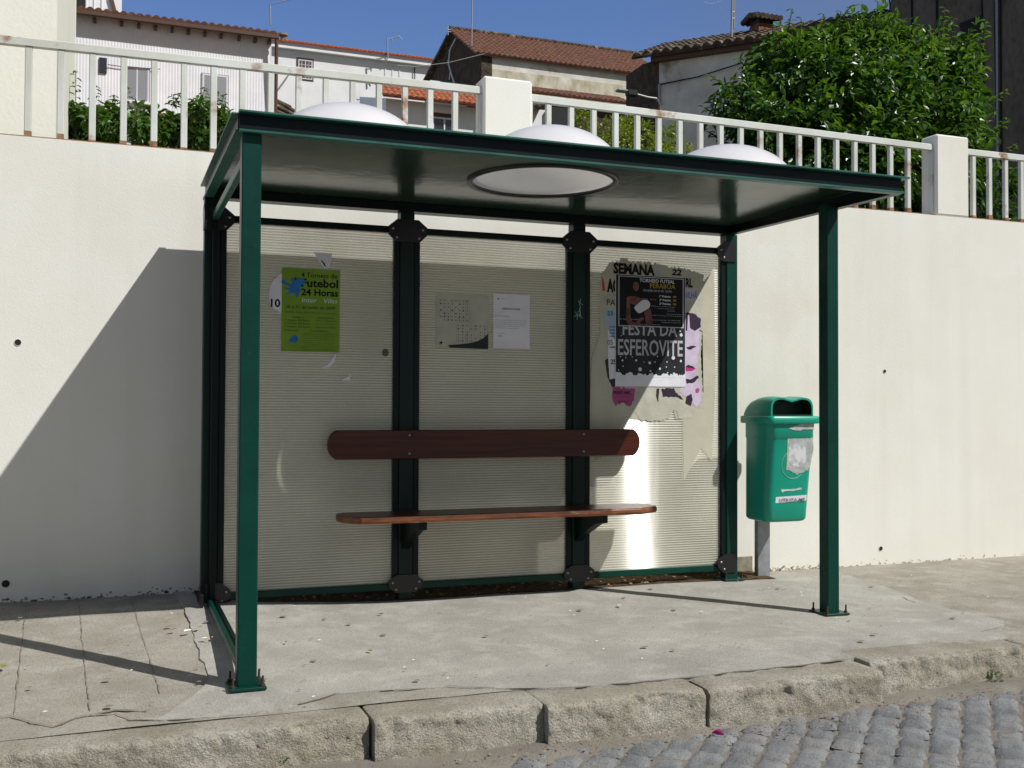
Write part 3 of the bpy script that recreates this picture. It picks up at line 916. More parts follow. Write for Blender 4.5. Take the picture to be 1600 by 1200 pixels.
# backrest board, rounded ends
bo = MB()
X0, X1, Z0, Z1 = 0.572, 2.353, 0.748, 0.898
pts = []
for a in lin(-70, 70, 9): pts.append((X1 - .065 + .065 * cos(radians(a)) / 1.0, (Z0 + Z1) / 2 + (Z1 - Z0) / 2 * sin(radians(a)) / sin(radians(70))))
for a in lin(110, 250, 9): pts.append((X0 + .065 + .065 * cos(radians(a)), (Z0 + Z1) / 2 + (Z1 - Z0) / 2 * sin(radians(a)) / sin(radians(70))))
n = len(pts); cz = (Z0 + Z1) / 2
rg = []
for y, k in ((-.068, 0.0), (-.068, 0), (-.094, 0), (-.100, 1)):
    rg.append([(p[0] - (0.006 * k if p[0] > 1.5 else -0.006 * k), y, cz + (p[1] - cz) * (1 - .06 * k)) for p in pts])
vs = [p for r_ in rg for p in r_]
bo.add(vs, [list(range(n)), list(range(3 * n, 4 * n))[::-1]] + [(k * n + i, (k + 1) * n + i, (k + 1) * n + (i + 1) % n, k * n + (i + 1) % n) for k in (1, 2) for i in range(n)], M['wood'])
br = fix(bo.build('backrest', sh))
for x in (1.0, 2.0):
    for z in (.775, .872):
        k = MB().lathe([(.007, 0), (.006, .003), (0, .004)], (0, 0, 0), M['bolt'], 8)
        k.v = [(x + v[0], -.1 - v[2], z + v[1]) for v in k.v]
        k.build('bolt', br)
    # steel block behind the board
    MB().box(x - .03, x + .03, -.0665, -.0385, .78, .87, GD).build('spacer', sh)
    # seat bracket: gusseted arm
    q = MB()
    q.prism([(x - .022, -.039, .447), (x - .022, -.36, .447), (x - .022, -.36, .405), (x - .022, -.30, .395), (x - .022, -.12, .32), (x - .022, -.039, .27)], (.044, 0, 0), GD)
    fix(q.build('seat_bracket', sh))

# ------------------------------------------------------------------ posters and notices on the back panels
PY = -0.0135      # just in front of the sheet
def pq(px, py): p = onY(px, py, PY); return p.x, p.z
def card(mb, x0, x1, z0, z1, y, m, th=.0007):
    mb.box(x0, x1, y, y + th, z0, z1, m)
def polycard(mb, pts, y, m, th=.0006):
    mb.prism([(x, y, z) for x, z in pts], (0, th, 0), m)
# green football poster
gx0, gx1, gz0, gz1 = 0.346, 0.644, 1.300, 1.728
gp_ = root('poster', (gx0, PY, gz0), 'lime green football tournament poster with a blue figure, stuck on the left panel', 'poster')
W_, H_ = gx1 - gx0, gz1 - gz0
def G_(u, v): return gx0 + u * W_, gz1 - v * H_
y0 = PY - .0012
mb = MB(); card(mb, gx0, gx1, gz0, gz1, y0, M['lime']); mb.build('sheet', gp_)
mb = MB(); yy = y0 - .0006
def T(st, u0, u1, v0, v1, m, bold=0.0, sh_=0.0):
    a = G_(u0, v1); b = G_(u1, v0)
    mb.text(st, a[0], b[0], a[1], b[1], yy, m, bold=bold, shear=sh_)
K = M['ink']
T('4 Torneio de', .33, .95, .045, .105, K, .01)
T('Futebol', .33, .97, .118, .222, K, .03)
T('24 Horas', .33, .97, .238, .325, K, .03)
T('Inter   Vilas', .34, .95, .35, .405, M['whiteink'], sh_=.2)
T('20 e 21 de junho de 2009', .07, .92, .445, .495, M['dkgreenink'], .02)
T('Pavilhão Gimnodesportivo do Tortosendo', .07, .92, .515, .545, M['dkgreenink'])
T('PRÉMIOS', .18, .38, .575, .598, M['dkgreenink'], .01)
T('INSCRIÇÕES', .62, .90, .575, .598, M['dkgreenink'], .01)
for k, (st, s2) in enumerate([('1º Prémio: 500 Euros', 'Por equipa'), ('2º Prémio: 300 Euros', 'até ao dia 17 de junho'), ('3º Prémio: 150 Euros', 'incluindo')]):
    T(st, .05, .48, .612 + k * .038, .636 + k * .038, M['dkgreenink'], .015)
    T(s2, .60, .93, .612 + k * .038, .634 + k * .038, M['dkgreenink'])
T('Organização:', .04, .30, .735, .758, M['dkgreenink'], .01)
T('Patrocinadores:', .50, .80, .735, .756, M['dkgreenink'], .01)
for k in range(8):
    u = .03 * (k * 7 % 3)
    T(['A Nova Padaria e o Café do Lar', 'Junta de Freguesia de Tortosendo', 'Café Central Mercearia e Talho da Vila', 'Farmácia do Largo e Oficina Auto', 'Restaurante da Serra', 'Casa de Móveis da Praça e Loja Azul', 'Papelaria do Centro Lda', 'Pastelaria da Estrada e Bar'][k], .34 + u, .96 - u, .775 + k * .026, .790 + k * .026, M['dkgreenink'])
T('clube e amigos do desporto', .07, .27, .93, .942, M['dkgreenink'])
T('Impresso e afixado com licença camarária da freguesia de junho', .02, .97, .978, .99, M['dkgreenink'])
mb.build('lettering', gp_)
mb = MB()
def blob(mb, pts, y, m, sub=3):
    # smooth closed outline through the points (Catmull-Rom)
    out = []
    n = len(pts)
    for i in range(n):
        p0, p1, p2, p3 = pts[i - 1], pts[i], pts[(i + 1) % n], pts[(i + 2) % n]
        for k in range(sub):
            t = k / sub
            out.append(tuple(0.5 * ((2 * p1[j]) + (-p0[j] + p2[j]) * t + (2 * p0[j] - 5 * p1[j] + 4 * p2[j] - p3[j]) * t * t + (-p0[j] + 3 * p1[j] - 3 * p2[j] + p3[j]) * t ** 3) for j in (0, 1)))
    polycard(mb, out, y, m)
# blue figure with thrown out arms
blob(mb, [G_(*p) for p in [(.15, .13), (.22, .12), (.36, .12), (.40, .16), (.34, .20), (.31, .24), (.30, .30), (.24, .36), (.23, .31), (.16, .30), (.06, .33), (.13, .27), (.03, .245), (.15, .23), (.00, .185), (.02, .145), (.10, .18), (.17, .19)]], y0 - .0007, M['blue'])
blob(mb, [G_(*p) for p in [(.205, .125), (.23, .11), (.26, .125), (.24, .145), (.215, .145)]], y0 - .0014, M['dkgreenink'])
blob(mb, [G_(*p) for p in [(.17, .83), (.22, .80), (.27, .82), (.28, .87), (.22, .895), (.15, .885), (.13, .865)]], y0 - .0009, M['blue'])
mb.build('emblem', gp_)
# round white sticker half under it
st_ = root('sticker', (*[pq(428, 480)[0]], PY, pq(428, 480)[1]), 'torn round white sticker with 10 printed on it, left edge of the lime green poster', 'sticker')
mb = MB()
pts = [pq(*p) for p in [(421, 452), (426, 440), (433, 433), (441, 430), (441, 484), (433, 485), (426, 480), (421, 470)]]
blob(mb, pts, PY - .0006, M['paper'])
mb.build('sheet', st_)
mb = MB(); a = pq(423, 480); b = pq(438.2, 467)
mb.text('10', a[0], b[0], a[1], b[1], PY - .0009, M['ink'], bold=.03); mb.build('lettering', st_)
# paper scraps
def scrap(label, px, m=None):
    c = pq(*px[0])
    mb = MB(); polycard(mb, [pq(*p) for p in px], PY - .0006, m or M['paper'])
    o = fix(mb.build('paper_scrap'))
    tag(o, label, 'paper scrap', 'paper scraps stuck on the left panel')
    return o
s1 = scrap('torn white paper scrap just above the lime green poster', [(490, 394), (519, 396), (515, 418), (506, 419), (500, 410)])
mb = MB(); polycard(mb, [pq(*p) for p in [(501, 406.5), (503, 407), (507.5, 412), (509.5, 417), (508, 417), (504, 411)]], PY - .0012, M['ink']); fix(mb.build('printed_line', s1))
s1.children[0].matrix_parent_inverse = Matrix.Identity(4)
scrap('curved white paper scrap just below the lime green poster', [(502, 575), (512, 570), (520, 560), (525, 553), (523, 565), (514, 574)])
scrap('small triangular paper scrap lowest of those under the lime green poster', [(533, 594), (543, 589), (547, 586), (547, 595)])
# ventilation mark
c = pq(602, 551)
mb = MB()
for k in range(-3, 4):
    hw = sqrt(max(0, 1 - (k / 3.6) ** 2)) * .018
    mb.box(c[0] - hw, c[0] + hw, PY - .001, PY - .0002, c[1] + k * .0058 - .0018, c[1] + k * .0058 + .0018, M['ink'])
o = mb.build('sticker'); tag(o, 'small round striped dark sticker beside the left inner post', 'sticker')

# timetable sheet
nx0, nz1 = pq(682, 459.5); nx1, nz0 = pq(763.5, 546)
nt_ = root('notice', (nx0, PY, nz0), 'yellowed timetable sheet turned sideways, left of the two notices on the middle panel', 'notice')
mb = MB(); card(mb, nx0, nx1, nz0, nz1, PY - .001, M['paper2']); mb.build('sheet', nt_)
W_, H_ = nx1 - nx0, nz1 - nz0
def N_(u, v): return nx0 + u * W_, nz1 - v * H_
mb = MB(); random.seed(9)
def table(u0, u1, v0, v1, cols, rows):
    for c_ in range(cols + 1):
        u = u0 + (u1 - u0) * c_ / cols
        a = N_(u, v1); b = N_(u + .004, v0); mb.box(a[0], b[0], PY - .0014, PY - .0011, a[1], b[1], M['greyink'])
    for c_ in range(cols):
        for r_ in range(rows):
            if random.random() < .12: continue
            u = u0 + (u1 - u0) * (c_ + .3) / cols; v = v0 + (v1 - v0) * (r_ + .3) / rows
            a = N_(u, v + .026); b = N_(u + .022, v); mb.box(a[0], b[0], PY - .0014, PY - .0011, a[1], b[1], M['greyink'] if random.random() < .75 else M['ink'])
table(.05, .62, .08, .50, 8, 7); table(.38, .97, .54, .88, 7, 6)
mb.build('printed_table', nt_)
mb = MB()
pts = [N_(*p) for p in [(.22, .95), (.25, .935), (.40, .92), (.60, .895), (.76, .86), (.88, .80), (.95, .74), (.99, .70), (.99, .995), (.60, .99), (.26, .985)]]
polycard(mb, pts, PY - .0016, M['night'])
polycard(mb, [N_(*p) for p in [(.04, .90), (.08, .885), (.085, .86), (.10, .88), (.12, .895), (.10, .92), (.05, .93), (.08, .91)]], PY - .0016, M['ink'])
fix(mb.build('emblem', nt_))
# white letter
lx0, lz1 = pq(771, 458.5); lx1, lz0 = pq(827.5, 545)
lt = root('notice', (lx0, PY, lz0), 'white typed letter, right of the two notices on the middle panel', 'notice')
mb = MB(); card(mb, lx0, lx1, lz0, lz1, PY - .001, M['paper']); mb.build('sheet', lt)
W_, H_ = lx1 - lx0, lz1 - lz0
def N_(u, v): return lx0 + u * W_, lz1 - v * H_
mb = MB(); yy = PY - .0014
def T2(st, u0, u1, v0, v1, m=M['greyink'], bold=0):
    a = N_(u0, v1); b = N_(u1, v0); mb.text(st, a[0], b[0], a[1], b[1], yy, m, bold=bold)
T2('AGRADECE A PALAVRA', .22, .74, .255, .29, M['ink'], .02)
T2('GRUPO', .2, .32, .085, .105, M['greyink'])
T2('Estimado utente', .05, .45, .395, .42)
for k, st in enumerate(['Informamos todos os utentes que', 'a empresa de transportes vai a partir', 'de Março 2009 alterar os seus horários', 'chegando a conhecimento como', 'habitualmente nas paragens']):
    T2(st, .05, .9 - .2 * (k == 4), .475 + k * .036, .497 + k * .036)
T2('Com os cumprimentos', .08, .33, .72, .74); T2('A Gerência', .12, .24, .765, .785, M['ink'], .02)
c = N_(.13, .095)
mb.box(c[0] - .004, c[0] + .004, yy, yy + .0002, c[1] - .004, c[1] + .004, M['ink'])
mb.build('lettering', lt)

# torn poster layers on the right panel
tp = root('torn_poster', (2.13, PY, 1.0), 'ragged remains of torn posters spread around the dark party poster on the right panel', 'torn poster')
def jag(pts, amp=2.0, step=3.0, seed=1, vert=True):
    out = []; rnd = random.Random(seed); n = len(pts)
    for i in range(n):
        a = Vector(pts[i]); b = Vector(pts[(i + 1) % n]); k = max(1, int((b - a).length / step))
        for j in range(k):
            p = a.lerp(b, j / k)
            out.append((p.x + rnd.uniform(-.5, .5) * amp * .6, p.y + rnd.uniform(-1, 1) * amp))
    return out
def layer(name, px, y, m, amp=2.0, step=2.5, seed=1):
    mb = MB(); polycard(mb, [pq(*p) for p in jag(px, amp, step, seed)], PY - y, m, .0004)
    return fix(mb.build(name, tp))
layer('glue_patch', [(921, 640), (925, 560), (938, 520), (936, 470), (940, 425), (965, 412), (1100, 440), (1116, 420), (1118, 600), (1112, 720), (1095, 700), (1068, 752), (1067, 655), (1056, 655), (1052, 640), (1044, 655), (1030, 657), (1010, 655), (990, 655), (975, 650), (955, 700), (935, 720), (921, 700)], .0006, M['glue'], .8, 6, 2)
layer('paper_residue', [(941, 432), (950, 412), (965, 408), (974, 403), (980, 408), (1010, 410), (1040, 417), (1070, 420), (1098, 430), (1098, 500), (1095, 560), (1100, 640), (1085, 636), (1070, 622), (1050, 628), (1035, 632), (1020, 626), (1000, 632), (985, 628), (965, 632), (950, 610), (946, 590), (948, 560), (943, 520), (941, 480)], .0011, M['paper2'], 2.5, 2.2, 3)
layer('grey_backing', [(941, 430), (950, 415), (968, 408), (972, 404), (980, 405), (985, 410), (1030, 414), (1060, 421), (1085, 424), (1099, 432), (1098, 455), (1088, 458), (1082, 470), (1060, 475), (1000, 470), (942, 455)], .0015, M['glue'], 2.5, 2.0, 4)
layer('blue_paper', [(946, 482), (962, 484), (962, 530), (958, 528), (944, 505)], .0017, M['palebl'], .8, 4, 5)
layer('red_print', [(940.5, 432), (944, 440), (945.5, 454), (941, 455)], .0019, M['red'], .6, 4, 6)
layer('blue_fragment', [(1024, 421), (1032, 421), (1031, 432), (1027, 434)], .0019, M['palebl'], 1.0, 3, 7)
layer('lilac_strip', [(1070, 449), (1084, 452), (1092, 467), (1070, 470)], .0019, M['lilac'], 1.0, 3, 8)
layer('calendar_strip', [(950, 500), (962, 498), (962, 592), (950, 594)], .0016, M['paper'], .9, 4, 9)
layer('purple_print', [(945, 563), (950, 560), (952, 592), (961, 592), (961, 606), (956, 604), (949, 590)], .0019, M['plum'], .8, 3, 10)
layer('lilac_face', [(1072, 505), (1092, 510), (1093, 540), (1090, 560), (1085, 590), (1094, 600), (1096, 625), (1088, 637), (1075, 620), (1060, 612), (1068, 600)], .0019, M['lilac'], 1.5, 3, 11)
layer('dark_hair', [(1070, 490), (1078, 488), (1085, 490), (1095, 497), (1094, 512), (1088, 517), (1078, 514), (1070, 517)], .0023, M['plum'], 1.8, 2.5, 12)
layer('pale_streak', [(1074.5, 492), (1076.5, 492), (1078, 515), (1073.5, 517)], .0026, M['lilac'], .4, 4, 13)
layer('dark_brow', [(1072, 542), (1083, 540), (1088, 541), (1080, 546), (1074, 546)], .0023, M['plum'], .7, 3, 14)
layer('lips', [(1070, 574), (1077, 572), (1086, 577), (1081, 580), (1071, 580)], .0023, M['magenta'], .6, 3, 15)
layer('lip_shade', [(1070, 573), (1075, 570), (1082, 572), (1087, 577), (1080, 575)], .0026, M['plum'], .4, 3, 16)
layer('chin_shade', [(1071, 592), (1080, 593), (1090, 586), (1092, 589), (1084, 598), (1073, 599)], .0023, M['plum'], .8, 3, 17)
layer('pink_fragment', [(957, 605), (992, 606), (990, 628), (984, 634), (975, 630), (960, 633), (956, 622)], .0023, M['pink'], 2.6, 2, 18)
layer('dark_fragment', [(1033, 607), (1053, 607), (1056, 613), (1068, 624), (1050, 620), (1036, 620)], .0023, M['plum'], 1.4, 2.5, 19)
layer('dark_fragment', [(1073, 618), (1080, 615), (1082, 625), (1079, 634), (1071, 630)], .0026, M['plum'], 1.0, 2.5, 20)
layer('dark_fragment', [(1026, 607), (1030, 607), (1028, 630), (1025, 618)], .0023, M['plum'], .6, 3, 21)
layer('white_tear', [(990, 622), (1000, 608), (1020, 612), (1024, 628), (1034, 622), (1052, 622), (1066, 630), (1070, 636), (1085, 640), (1080, 652), (1060, 655), (1058, 645), (1052, 640), (1044, 655), (1030, 658), (1000, 657), (990, 640)], .0021, M['paper2'], 1.6, 2.5, 22)
layer('pink_spot', [(1086, 608), (1090, 606), (1093, 609), (1091, 614), (1087, 614)], .0028, M['pink'], .5, 3, 23)
mb = MB()
def T3(st, x0, y0_, x1, y1_, m, y=.003, bold=0.0, sh_=0.0, mb_=None):
    a = pq(x0, y1_); b = pq(x1, y0_)
    (mb_ or mb).text(st, a[0], b[0], a[1], b[1], PY - y, m, bold=bold, shear=sh_)
T3('SEMANA', 958, 414, 1023, 428, K, bold=.05)
T3('AC', 948, 436, 966, 457, K, bold=.06)
T3('PA', 948, 468, 961, 477, K)
T3('23', 948.5, 486, 957.5, 493, M['blue'], bold=.03)
T3('05', 949, 531, 957, 539, K)
T3('25', 954, 561.5, 962, 569, K, bold=.02)
T3('22', 1049, 421, 1064, 430, K, bold=.04, sh_=.2)
T3('RL', 1071, 435, 1082, 449, K, bold=.04)
T3('VILHÃ', 1070, 455, 1089, 466, M['blue'])
T3('PERFUME', 958, 611, 985, 616, M['plum'], bold=.03); T3('10 DE JUNHO', 960, 619, 984, 622, M['plum']); T3('BAILE', 966, 625, 982, 629, M['plum'])
for k, yv in enumerate((509, 514, 519, 524, 541)):
    T3('noite', 952, yv, 961, yv + 2.6, M['blue'] if k < 4 else K, bold=.03)
mb.build('lettering', tp)

# party poster (dark, snow dots)
ex0, ez1 = pq(961, 428); ex1, ez0 = pq(1070.5, 604.5)
ep = root('poster', (ex0, PY, ez0), 'dark party poster with big silver ESFEROVITE lettering and white dots, on the right panel', 'poster')
def EP(px, py):  # pixel-like coordinates 961..1070 x 428..604 mapped onto the rectangle
    return ex0 + (px - 961) / 109.5 * (ex1 - ex0), ez1 - (py - 428) / 176.5 * (ez1 - ez0)
mb = MB(); card(mb, ex0, ex1, ez0, ez1, PY - .0045, M['paper']); 
a = EP(961.8, 587); b = EP(1069.8, 428.7)
mb.box(a[0], b[0], PY - .0048, PY - .0046, a[1], b[1], M['night'])
rnd = random.Random(4)
top = [EP(961.8, 583)] + [EP(x, 585 + rnd.uniform(-2.2, 2.2) + 1.5 * sin(x * .35)) for x in [961.8 + 108 * i / 60 for i in range(61)]]
pts = top[1:] + [EP(1069.8, 590), EP(961.8, 590)]
polycard(mb, pts, PY - .0052, M['paper'], .0003)
fix(mb.build('sheet', ep))
mb = MB()
def TE(st, x0, y0_, x1, y1_, m, bold=0.0, sh_=0, dy=.0053):
    a = EP(x0, y1_); b = EP(x1, y0_)
    mb.text(st, a[0], b[0], a[1], b[1], PY - dy, m, bold=bold, shear=sh_)
TE('FESTA DA', 972, 503, 1057, 524, M['silver'], .015)
TE('ESFEROVITE', 965, 530, 1066, 556, M['silver'], .015)
mb.build('lettering', ep)
mb = MB()
for x, y, r in [(972, 564, 1.4), (993, 563.5, 1.6), (1014, 567, 2.2), (999, 577.5, 2.8), (1030, 576, 1.5), (1051, 558, 2.8), (1063, 563, 1.8), (1052, 583.5, 1.8), (1015, 580, 1.4), (1042, 582, 1), (1040, 573, .9), (1022, 565.5, 1), (969, 558, .8), (977, 559.5, .8), (987, 558, .8), (1026, 556.5, 1), (973, 573, .8), (1053, 573, 1), (1005, 566, .7), (1041, 565, 1), (966, 579, .9), (1063.5, 521, 2.4), (970, 525, .8), (1062, 515, 1)]:
    c = EP(x, y); rr = r * .0041
    mb.flat([(c[0] + rr * cos(2 * pi * k / 12), PY - .0051, c[1] + rr * sin(2 * pi * k / 12)) for k in range(12)], M['whiteink'])
mb.build('snow_dots', ep)
# futsal poster over its top half
fx0, fz1 = pq(965.5, 430.5); fx1, fz0 = pq(1067.5, 513)
fp = root('poster', (fx0, PY, fz0), 'black futsal poster with a player in white, over the top of the party poster', 'poster')
def FP(px, py): return fx0 + (px - 965.5) / 102 * (fx1 - fx0), fz1 - (py - 430.5) / 82.5 * (fz1 - fz0)
mb = MB(); card(mb, fx0, fx1, fz0, fz1, PY - .0062, M['silver'])
a = FP(967.2, 511.4); b = FP(1065.8, 432); mb.box(a[0], b[0], PY - .0066, PY - .0063, a[1], b[1], M['ink']); mb.build('sheet', fp)
mb = MB(); yy_ = .0071
def TF(st, x0, y0_, x1, y1_, m, bold=0.0, sh_=0):
    a = FP(x0, y1_); b = FP(x1, y0_)
    mb.text(st, a[0], b[0], a[1], b[1], PY - yy_, m, bold=bold, shear=sh_)
TF('TORNEIO FUTSAL', 998, 433.5, 1053, 439.5, M['whiteink'], .02)
TF('PERABOA', 1014, 440.5, 1054, 448.5, M['yellowink'], .01)
TF('Inscrições até ao dia 1 Junho', 1003, 450, 1048, 456, M['silver'], 0, .25)
for k in range(3):
    TF('%dº Prémio:' % (k + 1), 1029, 459.5 + k * 6.2, 1047, 463.2 + k * 6.2, M['whiteink'], .03)
    TF(['400', '200', '100'][k], 1050, 459.5 + k * 6.2, 1055.5, 463.2 + k * 6.2, M['yellowink'], .03)
TF('INSCRIÇÕES', 1000, 466, 1011, 468.3, M['silver']); TF('75 Euros', 1014, 466, 1024, 468.3, M['yellowink'])
for k, (st, x0, x1, y_) in enumerate([('Prémio para o melhor marcador', 1016, 1054, 477.5), ('e melhor guarda redes', 1026, 1052, 480.8), ('do torneio', 1042, 1053, 484), ('Todos os jogos no polidesportivo', 1040, 1064, 489.5), ('Início do torneio no dia 6 de junho', 1018, 1064, 492.5), ('Informações: 96 000 000', 1018, 1062, 500), ('Organização do clube local', 1032, 1062, 503.5), ('bar aberto toda a noite', 968, 996, 500), ('jogos nocturnos', 990, 1030, 508)]):
    TF(st, x0, y_, x1, y_ + 2.1, M['silver'])
mb.build('lettering', fp)
mb = MB()
def FB(pts, dy, m): blob(mb, [FP(*p) for p in pts], PY - dy, m)
FB([(989, 441), (994, 440), (997, 445), (996, 452), (992, 455), (988, 450)], .0072, M['skin'])
FB([(978, 466), (986, 463), (996, 465), (1001, 470), (998, 476), (990, 477), (981, 474)], .0072, M['skin'])
FB([(978, 470), (982, 472), (984, 485), (984, 497), (987, 505), (1000, 508), (998, 511), (982, 510.5), (977, 500), (978, 485)], .0075, M['skin'])
FB([(1005, 486), (1014, 483), (1017, 492), (1018, 508), (1015, 511), (1009, 510), (1007, 498)], .0072, M['skin'])
FB([(992, 506), (1000, 498), (1005, 499), (1000, 504), (996, 508)], .0078, M['skin'])
FB([(997, 474), (1003, 469), (1010, 469), (1014, 474), (1013, 481), (1006, 486), (997, 491), (991, 485), (990, 481)], .0078, M['whiteink'])
mb.build('player_picture', fp)

# ------------------------------------------------------------------ litter bin
lb = root('litter_bin', (3.285, 0.05, zg(3.28, .05)), 'green plastic litter bin on a grey steel post, marked UTILIZA-ME, beside the shelter', 'litter bin')
def rrect(x0, x1, y0, y1, r, k=5):
    pts = []
    for cx, cy, a0 in ((x1 - r, y0 + r, -90), (x1 - r, y1 - r, 0), (x0 + r, y1 - r, 90), (x0 + r, y0 + r, 180)):
        for i in range(k + 1):
            a = radians(a0 + 90 * i / k); pts.append((cx + r * cos(a), cy + r * sin(a)))
    return pts
def loft(mb, rings, m, cap0=True, cap1=True):
    n = len(rings[0][0]); vs = []
    for pts, z in rings:
        for p in pts: vs.append((p[0], p[1], z(p) if callable(z) else z))
    mb.add(vs, [(k * n + i, k * n + (i + 1) % n, (k + 1) * n + (i + 1) % n, (k + 1) * n + i) for k in range(len(rings) - 1) for i in range(n)], m, True)
    if cap0: mb.add(vs, [list(range(n))[::-1]], m)
    if cap1: mb.add(vs, [[(len(rings) - 1) * n + i for i in range(n)]], m)
BX0, BX1, BF, BB = 3.124, 3.440, -0.250, 0.040
def bfy(z): return -0.212 - 0.036 * max(0, min(1, (z - .37) / .47)) - .0025 * sstep(.838, .846, z)
rings = []
for z, t in ((.350, .022), (.355, .008), (.368, .0), (.45, .0), (.60, .0), (.72, 0), (.84, 0), (.8405, 0), (.845, -.003), (.93, -.003)):
    k_ = max(0, min(1, (z - .37) / .47))
    rings.append((rrect(BX0 + .002 * k_ + t, BX1 - .026 + .022 * k_ - t, bfy(z) + t, BB - .004 - t, .042), z))
mb = MB(); loft(mb, rings, M['binp'])
body = fix(mb.build('body', lb))
# lid: overhanging rim and hooded mouth facing the street, top dips in the middle
mb = MB()
loft(mb, [(rrect(BX0 - .018, BX1 + .020, BF - .022, BB + .012, .035), .930), (rrect(BX0 - .022, BX1 + .024, BF - .026, BB + .016, .035), .936), (rrect(BX0 - .022, BX1 + .024, BF - .026, BB + .016, .035), .968), (rrect(BX0 - .016, BX1 + .018, BF - .018, BB + .010, .035), .974)], M['binp'])
rim = fix(mb.build('lid_rim', lb))
mb = MB()
# hood cross-sections along Y, open at the front
secs = []
ns = 22
HX0, HX1 = BX0 + .012, BX1 - .008
for y, hh in ((-.235, .112), (-.19, .118), (-.12, .120), (-.06, .114), (0.0, .095), (.03, .07), (.048, .03)):
    pts = []
    for i in range(ns + 1):
        t = i / ns
        # superellipse arch with a saddle dip at the centre of the front
        a = pi * (1 - t)
        cx = (HX0 + HX1) / 2; rx = (HX1 - HX0) / 2
        c_, s_ = cos(a), sin(a)
        ex = abs(c_) ** .42 * (1 if c_ > 0 else -1); ez = abs(s_) ** .42
        dip = .020 * math.exp(-((ex) / .30) ** 2) * max(0, min(1, (-y) / .235)) 
        pts.append((cx + rx * ex, y, .973 + hh * ez - dip))
    secs.append(pts)
vs = [p for s_ in secs for p in s_]
n = ns + 1
mb.add(vs, [(k * n + i, k * n + i + 1, (k + 1) * n + i + 1, (k + 1) * n + i) for k in range(len(secs) - 1) for i in range(n - 1)], M['binp'], True)
mb.add(secs[-1], [list(range(n))], M['binp'])
# front lip around the mouth
fr_ = secs[0]
inn = [((p[0] - (HX0 + HX1) / 2) * .93 + (HX0 + HX1) / 2, p[1] + .0, .973 + (p[2] - .973) * .90) for p in fr_]
mb.add(fr_ + inn, [(i, i + 1, n + i + 1, n + i) for i in range(n - 1)], M['binp'])
dk = [(p[0], p[1] + .10, p[2]) for p in inn]
mb.add(inn + dk, [(i, i + 1, n + i + 1, n + i) for i in range(n - 1)], M['bindk'])
mb.add(dk, [list(range(n))], M['bindk'])
mb.box(HX0 + .012, HX1 - .012, -.234, -.13, .9745, .982, M['bindk'])
hood = mb.build('hood', lb)
# post
MB().box(3.245, 3.335, .062, .102, zg(3.29, .08) - .02, .90, M['galv'], .004).build('post', lb)
# face marks
FY = BF + .0035
def bp(px, py, Y): p = onY(px, py, Y); return p.x, p.z
def onface(mb, pxs, m, off=.0015, amp=0, step=3, seed=1):
    pts = jag(pxs, amp, step, seed) if amp else pxs
    P = [bp(x, y, -.232) for x, y in pts]
    fy = bfy
    front = [(x, fy(z) - off, z) for x, z in P]
    mb.prism(front, (0, off * .8, 0), m)
mb = MB(); onface(mb, [(1228, 682), (1245, 681), (1258, 678), (1267, 684), (1269, 700), (1266, 722), (1262, 735), (1252, 738), (1244, 742), (1236, 736), (1228, 734)], M['stickgrey'], .0022, 1.0, 3, 31); fix(mb.build('sticker_remains', body))
mb = MB(); onface(mb, [(1230, 700), (1240, 692), (1250, 692), (1257, 700), (1258, 718), (1252, 730), (1240, 728), (1230, 722)], M['sticker'], .0032, 1.2, 3, 32); fix(mb.build('sticker_core', body))
mb = MB(); onface(mb, [(1228, 670), (1244, 663), (1266, 657), (1268, 661), (1268, 671), (1254, 671), (1240, 673)], M['stickgrey'], .0065, .8, 3, 33); fix(mb.build('torn_label', body))
mb = MB()
ring = [(1239 + 18 * cos(2 * pi * k / 36), 726 + 22 * sin(2 * pi * k / 36)) for k in range(37)]
ring3 = []
for x, y in ring:
    a = bp(x, y, -.236); ring3.append((a[0], bfy(a[1]) - .001, a[1]))
mb.tube(ring3, .0017, M['palegreen'], 5); mb.build('ring_mark', body)
mb = MB(); onface(mb, [(1213.5, 777), (1262, 773.5), (1261.5, 782.5), (1213.5, 786.5)], M['whiteink'], .0018); fix(mb.build('label_plate', body))
a = bp(1216.5, 784.0, -.216); b = bp(1256.5, 776.6, -.216)
mb = MB(); mb.text('UTILIZA-ME', a[0], b[0], a[1], b[1] - .004, -.2256, M['greyink'], bold=.02)
# follow the slight slope of the label
mb.v = [(v[0], v[1], v[2] + .000 * v[0]) for v in mb.v]; mb.build('lettering', body)
mb = MB(); onface(mb, [(1221, 764), (1229, 765), (1240, 764.5), (1253, 762), (1253.5, 764.5), (1240, 767.5), (1228, 767), (1223, 770)], M['sticker'], .002, .4, 3, 34); fix(mb.build('scratch', body))

